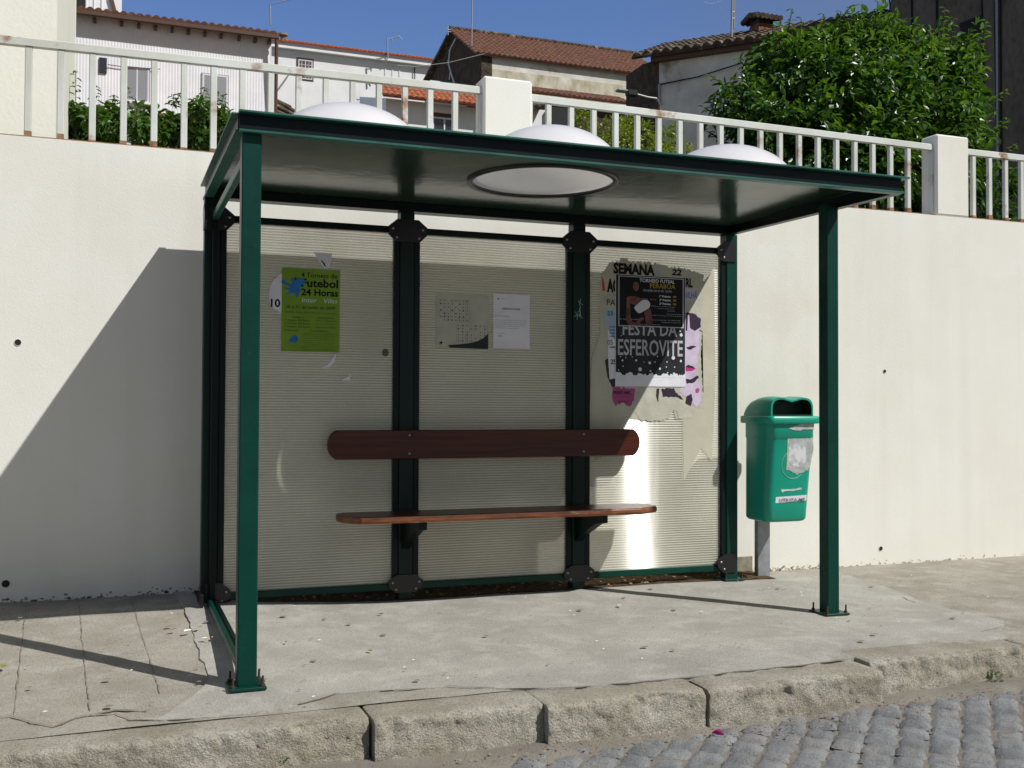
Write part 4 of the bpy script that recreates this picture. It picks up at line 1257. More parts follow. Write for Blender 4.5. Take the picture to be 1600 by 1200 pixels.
# ------------------------------------------------------------------ foliage
def leaves(mb, centres, n, size, m, seed=1, droop=.4, asp=.42, gap=0):
    rnd = random.Random(seed)
    wts = [c[1] ** 1.8 if not isinstance(c[1], tuple) else (c[1][0] * c[1][1] * c[1][2]) ** .62 for c in centres]
    tot = sum(wts)
    for (c, r), wt in zip(centres, wts):
        k = int(n * wt / tot)
        rv = r if isinstance(r, tuple) else (r, r, r)
        for _ in range(k):
            d = Vector((rnd.gauss(0, 1), rnd.gauss(0, 1), rnd.gauss(0, 1))).normalized()
            rad = rnd.uniform(.35, 1.0) ** .6 * (1 + .22 * fb((d.x * 2, d.y * 2, d.z * 2), 1.2, seed))
            p = Vector((c[0] + d.x * rv[0] * rad, c[1] + d.y * rv[1] * rad, c[2] + d.z * rv[2] * rad))
            if gap and fb((p.x * 2.1, p.y * 2.1, p.z * 2.6), 1, 31) > gap: continue
            L = size * rnd.uniform(.6, 1.25)
            ax = (d * .8 + Vector((rnd.gauss(0, .6), rnd.gauss(0, .6), rnd.gauss(0, .5) - droop))).normalized()
            up = (Vector((0, 0, 1)) + Vector((rnd.gauss(0, .5), rnd.gauss(0, .5), 0)) + d * .5)
            sd = ax.cross(up)
            if sd.length < 1e-3: continue
            sd.normalize(); nn = sd.cross(ax).normalized()
            wv = L * asp * rnd.uniform(.8, 1.15)
            fold = L * .10
            a = p; b = p + ax * L * .5; t = p + ax * L - nn * L * .12
            mb.add([a, p + ax * L * .35 + sd * wv * .5 + nn * fold, p + ax * L * .72 + sd * wv * .36 + nn * fold * .6, t, p + ax * L * .72 - sd * wv * .36 + nn * fold * .6, p + ax * L * .35 - sd * wv * .5 + nn * fold, b],
                   [(0, 6, 2, 1), (6, 3, 2), (0, 5, 4, 6), (6, 4, 3)], m)
def sprig(mb, base, tip, size, m, mbk, seed, n=10, asp=.42):
    rnd = random.Random(seed)
    base = Vector(base); tip = Vector(tip)
    mb.tube([base, base.lerp(tip, .5) + Vector((rnd.uniform(-.02, .02), 0, 0)), tip], size * .05, mbk, 4)
    for i in range(n):
        t = .15 + .85 * i / (n - 1)
        p = base.lerp(tip, t); a = i * 2.4 + rnd.random()
        L = size * (1.1 - .45 * t) * rnd.uniform(.8, 1.1)
        ax = Vector((cos(a), sin(a), .35 - .7 * rnd.random())).normalized()
        sd = ax.cross(Vector((0, 0, 1))).normalized(); nn = sd.cross(ax)
        wv = L * asp
        mb.add([p, p + ax * L * .35 + sd * wv * .5 + nn * L * .08, p + ax * L * .72 + sd * wv * .36 + nn * L * .05, p + ax * L - nn * L * .2, p + ax * L * .72 - sd * wv * .36 + nn * L * .05, p + ax * L * .35 - sd * wv * .5 + nn * L * .08, p + ax * L * .5],
               [(0, 6, 2, 1), (6, 3, 2), (0, 5, 4, 6), (6, 4, 3)], m)

def tree_clumps(specs):
    """specs: (px, py, Y, radius_px) -> world centre and radius"""
    out = []
    for px, py, Y, rp in specs:
        p = onY(px, py, Y); d = (p - CAM).dot(_f)
        out.append(((p.x, p.y, p.z), rp * d / FPX))
    return out
tr = root('tree', (*onY(1350, 330, 5.5)[:2], zh(6, 5.5)), 'large dark glossy-leaved tree with pale shoots behind the railing, right of the shelter', 'tree')
specs = [(1150, 150, 5.3, 42), (1190, 200, 5.0, 55), (1170, 260, 5.2, 55), (1220, 110, 5.6, 55), (1270, 150, 5.2, 80), (1250, 230, 5.0, 80), (1230, 320, 5.2, 80), (1340, 90, 5.8, 58), (1350, 170, 5.1, 90), (1340, 260, 4.9, 90), (1330, 350, 5.1, 80), (1420, 110, 5.7, 52), (1440, 180, 5.3, 85), (1430, 270, 5.0, 90), (1480, 90, 5.8, 45), (1500, 140, 5.7, 36), (1508, 200, 5.5, 42), (1500, 260, 5.2, 52), (1556, 300, 5.4, 34), (1420, 350, 5.1, 80), (1540, 350, 5.2, 48), (1350, 200, 6.4, 120), (1250, 180, 6.3, 90), (1430, 190, 6.4, 85), (1130, 195, 5.4, 26), (1290, 70, 5.9, 35), (1380, 60, 5.9, 30)]
cl = tree_clumps(specs)
mb = MB()
leaves(mb, cl, 32000, .140, M['leaf'], 3, .6, .48, .16)
leaves(mb, [((c[0], c[1] - r * .25, c[2] + r * .35), r * .95) for c, r in cl if r > .2 and c[2] > 3.9], 6200, .12, M['shoot'], 13, .2, .42, .16)
k = 0
for bx_, by, tx, ty in [(1225, 80, 1238, 14), (1245, 90, 1252, 30), (1290, 70, 1287, 22), (1310, 65, 1314, 18), (1350, 50, 1346, 8), (1362, 50, 1372, 3), (1375, 55, 1383, 28), (1395, 75, 1406, 36), (1470, 60, 1476, 12), (1484, 70, 1490, 26), (1500, 90, 1517, 60), (1420, 90, 1440, 40), (1535, 60, 1540, 32), (1545, 150, 1575, 140), (1140, 130, 1110, 118), (1135, 175, 1100, 168), (1140, 215, 1105, 205), (1175, 105, 1155, 92), (1200, 90, 1195, 70), (1555, 195, 1575, 185), (1560, 240, 1590, 225), (1330, 60, 1328, 30), (1270, 80, 1268, 50), (1505, 200, 1560, 170), (1150, 250, 1112, 240)]:
    k += 1
    a = onY(bx_, by + 12, 5.7); b = onY(tx, ty, 5.6)
    sprig(mb, a, b, .13, M['shoot'], M['bark'], k, 15)
mb.build('crown', tr)
mb = MB()
b0 = Vector((*onY(1350, 330, 5.6)[:2], zh(6, 5.6) - .2))
mb.tube([b0, b0 + Vector((.05, 0, .5)), b0 + Vector((0, .05, 1.0))], lambda i: [.16, .12, .09][i], M['bark'], 10)
for i in range(9):
    c = cl[i * 3 % len(cl)][0]
    mb.tube([b0 + Vector((0, .05, .7 + .03 * i)), b0.lerp(Vector(c), .5) + Vector((0, 0, .4)), Vector(c)], lambda j: [.06, .035, .015][j], M['bark'], 6)
mb.build('trunk', tr)

# yellow-green shrub behind the middle railing
yb = root('shrub', (*onY(985, 235, 3.0)[:2], zh(4, 3)), 'bright yellow-green shrub behind the railing, between the middle pillar and the big tree', 'shrub')
mb = MB()
cl2 = tree_clumps([(912, 195, 3.0, 22), (905, 225, 2.9, 22), (960, 205, 3.0, 24), (975, 230, 2.9, 30), (1000, 210, 3.1, 22), (940, 240, 2.9, 28), (1045, 225, 3.1, 24), (1060, 240, 3.0, 24), (1030, 245, 2.9, 24), (985, 190, 3.1, 12), (1055, 205, 3.1, 10), (900, 180, 3.1, 10)])
leaves(mb, cl2, 3600, .042, M['leafyel'], 8, .1, .5)
for k, (a, b) in enumerate([((960, 200), (957, 172)), ((985, 190), (990, 178)), ((905, 180), (908, 164)), ((1045, 210), (1062, 196)), ((925, 195), (928, 172)), ((1000, 200), (1003, 186))]):
    sprig(mb, onY(*a, 3.0), onY(*b, 3.0), .05, M['leafyel'], M['bark'], 50 + k, 9)
mb.build('foliage', yb)
mb = MB(); q = Vector((*onY(985, 235, 3.05)[:2], zh(4, 3) - .1)); 
for dx in (-.4, -.1, .2, .4): mb.tube([q, q + Vector((dx, 0, .5))], .015, M['bark'], 5)
mb.build('stem', yb)

# climbing vines behind the left railing: three plants
def vine(label, specs, shoots, seed, n, Y=2.4):
    c0 = onY(specs[0][0], 230, Y)
    t = root('vine', (c0.x, c0.y, zh(c0.x, c0.y)), label, 'climbing plant', 'vines behind the left railing')
    mb = MB()
    leaves(mb, tree_clumps([(a, b + 3, Y + random.uniform(-.2, .2), r * .85) for a, b, r in specs]), n, .068, M['leafvine'], seed, .3, .55)
    for k, (a, b) in enumerate(shoots):
        sprig(mb, onY(*a, Y), onY(*b, Y), .06, M['leafvine'], M['bark'], seed * 10 + k, 12, .5)
    mb.build('foliage', t)
    mb = MB(); q = Vector((c0.x, c0.y, zh(c0.x, c0.y) - .1))
    for (a, b, r) in specs[::2]: mb.tube([q, Vector(onY(a, b, Y))], .012, M['bark'], 5)
    mb.build('stem', t)
vine('leafy vine against the cream building corner, leftmost along the railing', [(118, 170, 14), (125, 190, 20), (122, 215, 20), (150, 185, 16), (150, 210, 20), (175, 205, 18), (185, 180, 14), (172, 170, 10)], [((118, 160), (118, 110)), ((150, 160), (149, 133)), ((180, 165), (178, 148)), ((196, 170), (199, 136))], 4, 950)
vine('leafy vine under the clad house, in the middle of the left railing', [(215, 190, 15), (240, 180, 16), (245, 205, 18), (270, 190, 18), (225, 212, 18), (262, 215, 18), (290, 200, 16), (285, 225, 14), (215, 170, 9)], [((270, 170), (271, 148)), ((275, 165), (283, 145)), ((240, 175), (232, 165))], 5, 950)
vine('leafy vine beside the shelter roof, rightmost along the left railing', [(312, 165, 16), (310, 190, 18), (330, 180, 16), (340, 205, 18), (310, 215, 18), (360, 190, 16), (365, 215, 18), (350, 175, 10), (385, 205, 16)], [((318, 160), (320, 136)), ((330, 165), (340, 143)), ((300, 165), (301, 155)), ((345, 170), (350, 148))], 6, 950)

# ------------------------------------------------------------------ buildings behind
def fX(x, y, Y): return onY(x, y, Y).x
def fbox(mb, x0, y0, x1, y1, Y, d, m, bev=0):
    xm, ym = (x0 + x1) / 2, (y0 + y1) / 2
    X0, X1 = onY(x0, ym, Y).x, onY(x1, ym, Y).x
    Zt, Zb = onY(xm, y0, Y).z, onY(xm, y1, Y).z
    mb.box(X0, X1, Y, Y + d, Zb, Zt, m, bev)
    return X0, X1, Zb, Zt
def tiles(mb, A, B, up, L, m, pitch=.22, course=.35, amp=.05, seed=1):
    """tiled slope: eave from A to B, rising along unit vector up over length L"""
    A = Vector(A); B = Vector(B); u = (B - A); Wd = u.length; u.normalize(); up = Vector(up).normalized()
    n = u.cross(up).normalized()
    if n.z < 0: n = -n
    nc = int(Wd / pitch); per = 6
    nr = max(1, int(L / course))
    vs = []; fs = []
    cols = nc * per + 1
    rows = []
    for r in range(nr):
        rows += [(r * course, .03), ((r + 1) * course - .01, 0.0)]
    for s_, lift in rows:
        for c in range(cols):
            x = Wd * c / (cols - 1)
            w_ = abs(sin(pi * c / per)) * amp
            p = A + u * x + up * s_ + n * (w_ + lift + .010 * fb((x, s_, 0), 3, seed))
            vs.append(p)
    for r in range(len(rows) - 1):
        for c in range(cols - 1):
            fs.append((r * cols + c, r * cols + c + 1, (r + 1) * cols + c + 1, (r + 1) * cols + c))
    # thickness at the eave
    mb.add(vs, fs, m, False)
    ev = vs[:cols] + [v - n * .03 for v in [A + u * (Wd * c / (cols - 1)) for c in range(cols)]]
    mb.add(ev, [(c, cols + c, cols + c + 1, c + 1) for c in range(cols - 1)], m)
    mb.prism([A, B, B + up * L, A + up * L], -n * .06, m)
def window(mb_parent, x0, y0, x1, y1, Y, style='sash', depth=.06):
    """window on a facade plane facing -Y: frame part with panes as its child"""
    xm, ym = (x0 + x1) / 2, (y0 + y1) / 2
    X0, X1 = onY(x0, ym, Y).x, onY(x1, ym, Y).x
    Zt, Zb = onY(xm, y0, Y).z, onY(xm, y1, Y).z
    t = (X1 - X0) * .07
    y = Y - .03
    f = MB()
    f.box(X0, X0 + t, y, y + depth, Zb, Zt, M['wframe']); f.box(X1 - t, X1, y, y + depth, Zb, Zt, M['wframe'])
    f.box(X0 + t, X1 - t, y, y + depth, Zt - t, Zt, M['wframe']); f.box(X0 + t, X1 - t, y, y + depth, Zb, Zb + t, M['wframe'])
    f.box((X0 + X1) / 2 - t * .4, (X0 + X1) / 2 + t * .4, y, y + depth, Zb + t, Zt - t, M['wframe'])
    if style == 'grid':
        for k in (1, 2, 3):
            z = Zb + (Zt - Zb) * k / 4
            f.box(X0 + t, X1 - t, y + .01, y + .03, z - t * .25, z + t * .25, M['wframe'])
        for k in (1, 3):
            x = X0 + (X1 - X0) * k / 4
            f.box(x - t * .25, x + t * .25, y + .01, y + .03, Zb + t, Zt - t, M['wframe'])
    fo = f.build('window', mb_parent)
    p = MB().box(X0 + t, X1 - t, y + .035, y + .045, Zb + t, Zt - t, M['shutter'] if style == 'shutter' else M['glass'])
    p.build('pane', fo)
    if style == 'shutter':
        s_ = MB().box(X0 - t, X1 + t, Y - .10, Y + .01, Zb - t * 1.1, Zb - .001, M['white']); s_.build('sill', fo)
    return fo

# cream building, left edge
cb = root('building', (-2.0, 1.0, 2.3), 'tall cream rendered building corner at the left edge, rising behind the railing', 'building')
Yc = 0.78
xe = onY(88, 110, Yc).x
yb2 = onX(117, 110, xe).y
mb = MB()
mb.prism([(-12, Yc, 2.2), (xe, Yc, 2.2), (xe, yb2, 2.2), (-12, yb2, 2.2)], (0, 0, 7.5), M['cream'])
fix(mb.build('wall', cb))
mb = MB(); mb.box(xe - .004, xe + .004, yb2 - .03, yb2 + .012, 2.3, 9.7, M['cream2'], .002)
mb.build('corner_trim', cb)

# white clad house
Y1 = 24.0
ch = root('house', (1.0, Y1, 8.5), 'white corrugated clad house with brown gutter and two shuttered windows, upper left', 'house', 'houses on the hill behind the wall')
A = onY(100, 22, Y1); B = onY(424, 52, Y1)
Zt = 11.15; X0, X1 = onY(60, 90, Y1).x, onY(424, 90, Y1).x
mb = MB()
n = int((X1 - X0) / .0127); 
vs = []
for i in range(n + 1):
    x = X0 + (X1 - X0) * i / n
    y = Y1 - .0035 * sin(2 * pi * i / 6) 
    vs += [(x, y, 7.9), (x, y, Zt + .1)]
mb.add(vs, [(2 * i, 2 * i + 2, 2 * i + 3, 2 * i + 1) for i in range(n)], M['corr'], True)
mb.box(X0, X1, Y1 + .03, Y1 + 7, 6.5, Zt + .1, M['corr'])
mb.build('wall', ch)
mb = MB()
tiles(mb, (X0 - .3, Y1 - .30, Zt + .13), (X1 + .12, Y1 - .30, Zt + .13), (0, 1, .30), 4.2, M['tile_brown'], .2, .4, .06)
rf = mb.build('roof', ch)
mb = MB(); mb.box(X0 - .3, X1 + .16, Y1 - .36, Y1 - .25, Zt + .0, Zt + .10, M['brownwood']); mb.cyl((X1 + .1, Y1 - .3, Zt + .05), (X1 + .1, Y1 - .1, 7.5), .05, M['brownwood'], 8); mb.build('gutter', ch)
for x in (148, 190, 217, 243, 269, 294, 320, 345, 373, 398, 420):
    p = onY(x, 30, Y1); MB().box(p.x - .04, p.x + .04, Y1 - .24, Y1 - .02, Zt - .10, Zt - .01, M['brownwood']).build('rafter_end', rf)
for wb in ((193.5, 104.5, 234.5, 161), (314.5, 115.5, 357.5, 168)):
    mb = MB(); fbox(mb, *wb, Y1 - .025, .03, M['metal']); mb.build('window_dark_surround', ch)  # dark outline painted as the shadow around the shuttered windows
f = window(ch, 195, 106, 233, 160, Y1, 'shutter'); window(ch, 316, 117, 356, 167, Y1, 'shutter')
mb = MB(); fbox(mb, 155, 90, 167, 114, Y1 - .04, .03, M['glass']); mb.build('small_window', ch)
mb = MB(); a = onY(168, 101, Y1 - .05); b = onY(250, 108, Y1 - .05); mb.tube([a, onY(190, 104, Y1 - .05), b], .012, M['brownwood'], 5); mb.build('cable', ch)
# low shed roof in front of it
sd = root('shed', (1.2, 22.0, 7.2), 'low shed with a red-brown tiled roof, hidden among the vines below the clad house', 'shed')
mb = MB(); a = onY(120, 170, 21.5); b = onY(385, 196, 21.5)
zsh = 0.5 * (a.z + b.z) + .0
tiles(mb, (a.x, 21.5, zsh), (b.x, 21.5, zsh), (0, 1, .28), 1.9, M['tile_red'], .2, .4, .05, 4); mb.build('roof', sd)
mb = MB(); mb.box(a.x + .2, b.x - .1, 21.9, 23.4, 5.5, zsh + .02, M['white']); mb.build('wall', sd)

# upper dormer house behind the clad roof
uh = root('house', (-2.0, 33, 12), 'white gabled dormer peeping over the clad house roof, top left', 'house', 'houses on the hill behind the wall')
Y2 = 33.0
mb = MB(); a = onY(100, 30, Y2); b = onY(190, 30, Y2); zt2 = onY(150, -8, Y2).z
mb.box(a.x, b.x, Y2, Y2 + 4, 9, zt2 + .6, M['white']); mb.build('wall', uh)
mb = MB(); p0, p1, p2, p3 = [onY(x, y, Y2 - .1) for x, y in ((176, -6), (184, 24), (178, 24), (170, -6))]
mb.prism([p0, p1, p2, p3], (0, .08, 0), M['brownwood']); mb.build('barge_board', uh)
window(uh, 134, -8, 160, 16, Y2, 'sash'); mb = MB(); fbox(mb, 119, -8, 133, 13, Y2 - .03, .02, M['darkin']); mb.build('opening', uh)

# long white house with orange roof
Y3 = 50.0
lh = root('house', (12, Y3, 14), 'long white house with orange tiled roof edge and two windows, behind the clad house', 'house', 'houses on the hill behind the wall')
a = onY(400, 100, Y3); b = onY(700, 100, Y3)
z3 = onY(550, 84, Y3).z
mb = MB(); mb.box(a.x, b.x, Y3, Y3 + 8, 11, z3, M['white'])
mb.box(a.x, b.x, Y3 - .3, Y3 + .0, z3 - .22, z3 + .03, M['white']); mb.build('wall', lh)
mb = MB(); tiles(mb, (a.x, Y3 - .4, z3 + .07), (b.x, Y3 - .4, z3 + .07), (0, 1, .36), 3.2, M['tile_red'], .22, .4, .06, 5); rf = mb.build('roof', lh)
mb = MB(); p = onY(442, 70, Y3 + 1); mb.cyl((p.x, Y3 + 1, p.z - .4), (p.x, Y3 + 1, p.z + .42), .14, M['tile_old'], 10); mb.cyl((p.x, Y3 + 1, p.z + .5), (p.x, Y3 + 1, p.z + .58), .27, M['fibro'], 10); mb.cyl((p.x, Y3 + 1, p.z + .42), (p.x, Y3 + 1, p.z + .5), .1, M['fibro'], 8); mb.build('flue', rf)
mb = MB(); p = onY(508, 74, Y3 + .4); mb.cyl((p.x, Y3 + .4, p.z - .3), (p.x, Y3 + .4, p.z + .08), .14, M['tile_red'], 8, .05); mb.build('ridge_cap', rf)
mb = MB(); fbox(mb, 463, 91, 490, 126, Y3 - .02, .03, M['brownwood']); mb.build('window_dark_surround', lh)
window(lh, 466, 94, 488, 124, Y3 - .02, 'grid')
window(lh, 601, 102, 625, 130, Y3, 'sash')
mb = MB(); fbox(mb, 509, 146, 513, 165, Y3 - .1, .06, M['brownwood']); mb.cyl(onY(432, 143, Y3 - .2), onY(454, 113, Y3 - .2), .04, M['metal'], 5); mb.build('wall_bracket', lh)
mb = MB(); mb.cyl(onY(648, 105, Y3 - .1), onY(648, 128, Y3 - .1), .03, M['ink'], 5); mb.cyl(onY(575, 118, Y3 - .1), onY(582, 130, Y3 - .1), .03, M['metal'], 5); mb.build('cable', lh)

# nearer low house with orange roof
Y4 = 28.0
nh = root('house', (9.5, Y4, 9.5), 'low white house with an overhanging orange tiled roof, left of the middle wall pillar', 'house', 'houses on the hill behind the wall')
a = onY(596, 160, Y4); b = onY(765, 160, Y4); z4 = onY(680, 157, Y4 - .5).z
mb = MB(); mb.box(a.x + .15, b.x, Y4, Y4 + 4, 7.8, z4 + .05, M['white'])
mb.add([(a.x + .15, Y4, z4 + .05), (a.x + .15, Y4 + 4, z4 + .05), (a.x + .15, Y4 + 4, z4 + 1.2)], [(0, 1, 2)], M['white']); mb.build('wall', nh)
mb = MB(); tiles(mb, (a.x - .05, Y4 - .5, z4), (b.x + 1, Y4 - .5, z4), (0, 1, .62), 1.9, M['tile_red'], .2, .38, .055, 6); rf = mb.build('roof', nh)
mb = MB(); fbox(mb, 671, 177, 716, 235, Y4 - .02, .03, M['brownwood']); mb.build('window_dark_surround', nh)
window(nh, 675, 184, 713, 235, Y4 - .03, 'sash')
# blue-white balcony with balusters
for (lab, x0, x1, y0, y1, Y) in [('small blue-grey balcony railing left of the low orange-roofed house', 552, 588, 150, 172, 34.0), ('pale blue balcony railing above the low orange-roofed house roof', 672, 740, 128, 150, 40.0)]:
    bt = root('balcony', tuple(onY((x0 + x1) / 2, y1, Y)), lab, 'balcony', 'balcony railings among the houses')
    X0, X1 = onY(x0, y0, Y).x, onY(x1, y0, Y).x; zt = onY((x0 + x1) / 2, y0 + 1, Y).z; zb = onY((x0 + x1) / 2, y1 + 4, Y).z
    MB().box(X0, X1, Y, Y + .10, zt - .12, zt, M['bluewhite']).build('handrail', bt)
    MB().box(X0, X1, Y, Y + .9, zb - 1.5, zb, M['bluewhite']).build('floor_slab', bt)
    for k in range(int((X1 - X0) / .13)):
        x = X0 + .06 + k * .13
        MB().box(x - .02, x + .02, Y + .03, Y + .07, zb, zt - .12, M['bluewhite']).build('baluster', bt)
# lean-to with old tiles, far left behind shelter corner
lt2 = root('lean_to', tuple(onY(445, 190, 26)), 'lean-to with a dark old tiled roof at the corner of the clad house', 'lean-to')
mb = MB(); pts = [onY(*p, 25.5) for p in ((424, 150), (455, 165), (462, 182), (462, 200), (424, 200))]
mb.prism(pts, (0, 2, 0), M['tile_old']); fix(mb.build('roof', lt2))
mb = MB()
for k in range(5):
    a = onY(424, 152 + k * 9, 25.42); b = onY(461, 174 + k * 6, 25.42); mb.cyl(a, b, .05, M['tile_old'], 6)
mb.build('tile_rows', lt2)

# stone gable house
Y5 = 38.0
gh = root('house', (18, Y5, 13), 'old house with brown tiled roof and dark stone gable, in the middle of the skyline', 'house', 'houses on the hill behind the wall')
eL = onY(752, 90, Y5); eR = onY(1012, 100, Y5)
zE = onY(752, 84, Y5 - .22).z + .08
ridge = onX(712, 47, eL.x)      # ridge point in the gable plane
RY, RZ = ridge.y, ridge.z
bk = onX(668, 132, eL.x)
mb = MB()
mb.box(eL.x + .02, eR.x + 1.5, Y5, Y5 + .5, 12.0, zE, M['oldwhite'])
mb.build('wall', gh)
mb = MB(); mb.box(eL.x + .5, eR.x + 1, Y5 - .03, Y5 - .001, zE - 1.85, zE - .62, M['lit_stained']); mb.build('sunlit_band', gh)  # pale strip stands in for the sunlit wall below the eave shadow
mb = MB()
mb.prism([(eL.x, Y5 - .02, 11.5), (eL.x, Y5 - .02, zE), (eL.x, RY, RZ - .15), (eL.x, bk.y, bk.z), (eL.x, bk.y, 11)], (.5, 0, 0), M['stone']); fix(mb.build('gable', gh))
up = Vector((0, RY - (Y5 - .22), RZ - (zE - .08)))
mb = MB(); tiles(mb, (eL.x - .35, Y5 - .22, zE - .08), (eR.x + 1.2, Y5 - .22, zE - .08), up, up.length, M['tile_brown'], .24, .42, .07, 7)
up2 = Vector((0, bk.y - RY, bk.z - RZ))
mb.prism([(eL.x - .3, RY, RZ + .05), (eR.x + 1.2, RY, RZ + .05), (eR.x + 1.2, bk.y, bk.z + .1), (eL.x - .3, bk.y, bk.z + .1)], (0, 0, -.15), M['tile_old'])
for k in range(24):
    x = eL.x - .3 + k * .42
    mb.cyl((x, RY, RZ + .05), (x + .38, RY, RZ + .07), .12, M['tile_old'], 8)
rf = mb.build('roof', gh)
mb = MB(); pts = [onX(x, y, eL.x - .2) for x, y in ((712, 60), (703, 78), (701, 100), (706, 118), (710, 130))]; mb.tube(pts, .04, M['scrapw'], 5); mb.tube([onX(700, 95, eL.x - .2), onX(704, 112, eL.x - .2), onX(702, 125, eL.x - .2)], .03, M['scrapw'], 5); mb.build('hanging_cable', gh)
# small tiled lean-to roof below it, right of the pillar
lr = root('outbuilding', tuple(onY(900, 155, 32)), 'outbuilding with a small brown tiled roof below the old house, right of the middle pillar', 'outbuilding')
mb = MB(); a = onY(826, 150, 32); b = onY(990, 152, 32); zz = onY(900, 152, 32).z
tiles(mb, (a.x, 32, zz), (b.x, 32, zz), (0, 1, .45), 1.6, M['tile_brown'], .22, .4, .06, 9); mb.build('roof', lr)
mb = MB(); mb.box(a.x + .3, b.x, 32.4, 34, 8, zz, M['stone']); mb.build('wall', lr)
wh = root('outbuilding', tuple(onY(850, 185, 27)), 'little white outbuilding with a ragged eave just right of the middle pillar', 'outbuilding')
mb = MB(); a = onY(826, 180, 27); b = onY(853, 180, 27); mb.box(a.x - 1, b.x, 27, 29, 6.5, onY(840, 166, 27).z, M['white']); mb.build('wall', wh)
mb = MB(); zz = onY(840, 168, 26.6).z; tiles(mb, (a.x - 1, 26.6, zz), (b.x - .2, 26.6, zz), (0, 1, .5), 1.0, M['tile_old'], .2, .4, .05, 3); mb.build('roof', wh)
mb = MB(); a = onY(858, 190, 26.8); mb.box(a.x, a.x + .9, 26.8, 26.9, 6.5, onY(875, 168, 26.8).z, M['darkin']); mb.build('doorway', wh)

# right hand house with chimney; facade turned 45 degrees
Ah = onY(1030, 100, 22.0); dh = Vector((.69, -.724, 0)); nh_ = Vector((-.724, -.69, 0))
rh = root('house', (Ah.x + 1, 21, 9), 'grey-walled house with lichened round tiles and a chimney, behind the big tree', 'house', 'houses on the hill behind the wall')
Bh = onP(1300, 40, Ah, nh_)
Lh = (Bh - Ah).dot(dh)
zA = Ah.z + .15
def rp(s_, y, z): v = Vector((Ah.x, Ah.y, 0)) + dh * s_ - nh_ * y; return Vector((v.x, v.y, z))
mb = MB(); mb.prism([rp(0, 0, 6), rp(12, 0, 6), rp(12, 0, zA), rp(0, 0, zA)], -nh_ * .4, M['oldwhite']); fix(mb.build('wall', rh))
mb = MB(); mb.prism([rp(-.0, .0, 6), rp(-.0, 0, zA), rp(-.65, .4, zA + .05), rp(-.65, .4, 6)], Vector((0.05, 1.2, 0)), M['stone']); fix(mb.build('side_wall', rh))
mb = MB(); mb.prism([rp(-.2, -.2, zA - .12), rp(12, -.2, zA - .12), rp(12, -.2, zA + .03), rp(-.2, -.2, zA + .03)], -nh_ * .3, M['brownwood']); fix(mb.build('eave_board', rh))
mb = MB(); upv = (-nh_ + Vector((0, 0, .42))).normalized()
tiles(mb, rp(-.75, -.32, zA + .05), rp(12, -.32, zA + .05), upv, 4.0, M['tile_old'], .30, .45, .11, 12)
rf = mb.build('roof', rh)
# chimney
cc = onP(1190, 40, Ah - nh_ * 2.0, nh_)
mb = MB()
zc = cc.z
mb.box(cc.x - .27, cc.x + .27, cc.y - .25, cc.y + .25, zc - 1.2, zc - .02, M['tile_brown'])
for k in range(5):
    mb.box(cc.x - .25 + k * .115, cc.x - .21 + k * .115, cc.y - .24, cc.y + .24, zc - .02, zc + .12, M['stone'])
for k in range(6):
    x = cc.x - .40 + k * .16
    mb.cyl((x, cc.y - .42, zc + .14), (x, cc.y + .02, zc + .27), .085, M['tile_old'], 8); mb.cyl((x, cc.y + .02, zc + .27), (x, cc.y + .42, zc + .14), .085, M['tile_old'], 8)
mb.build('chimney', rf)
mb = MB(); mb.tube([onP(1030, 132, Ah + nh_ * .05, nh_), onP(1090, 120, Ah + nh_ * .1, nh_), onP(1160, 98, Ah + nh_ * .1, nh_)], .02, M['ink'], 5)
mb.tube([onP(1030, 132, Ah + nh_ * .05, nh_), onP(1031, 165, Ah + nh_ * .05, nh_)], .04, M['metal'], 6); mb.build('cable', rh)
# street lamp on a bracket
sl_ = root('street_lamp', tuple(onY(970, 142, 20)), 'grey street lamp on a thin curved bracket, left of the grey-walled house', 'street lamp')
mb = MB(); a = onY(963, 139, 20); b = onY(980, 145, 20)
mb.box(a.x, b.x, 19.9, 20.1, b.z, a.z, M['metal'], .03); mb.build('lamp_glass', sl_)
mb = MB(); a = onY(979, 140, 20); b = onY(992, 152, 20); mb.box(a.x, b.x + .05, 19.9, 20.1, b.z + .02, a.z, M['black'], .02); mb.build('lamp_body', sl_)
mb = MB(); mb.tube([onY(990, 146, 20), onY(1012, 152, 20), onY(1026, 154, 20), onY(1031, 165, 20.5), onY(1031, 240, 21)], .03, M['metal'], 6); mb.build('bracket', sl_)

# dark tall building at the right
Ad = onY(1392, 60, 17.0); dd = Vector((.62, -.785, 0)); nd = Vector((-.785, -.62, 0))
db = root('building', (Ad.x + 2, 15, 6), 'tall dark brown board-clad building filling the top right corner', 'building')
mb = MB()
Q = lambda s_, y, z: Vector((Ad.x, Ad.y, 0)) + dd * s_ - nd * y + Vector((0, 0, z))
mb.prism([Q(0, 0, 4), Q(9, 0, 4), Q(9, 0, 15), Q(0, 0, 15)], -nd * 5, M['slate']); fix(mb.build('wall', db))
mb = MB()
for px in (1424, 1463, 1534, 1556, 1562):
    p = onP(px, 100, Ad, nd); s_ = (p - Ad).dot(dd)
    mb.prism([Q(s_, -.0, 4), Q(s_ + .05, -.0, 4), Q(s_ + .05, -.0, 15), Q(s_, -.0, 15)], nd * .03, M['ink'] if px != 1556 else M['metal'])
fix(mb.build('joint_strip', db))
mb = MB()
pts = [onP(x, y, Ad + nd * .012, nd) for x, y in ((1500, 36), (1532, 24), (1532, 58), (1512, 62), (1502, 60))]
mb.prism(pts, nd * .01, M['darkin']); fix(mb.build('opening', db))
pts = [onP(x, y, Ad + nd * .02, nd) for x, y in ((1536, 0), (1552, 0), (1556, 210), (1542, 210))]
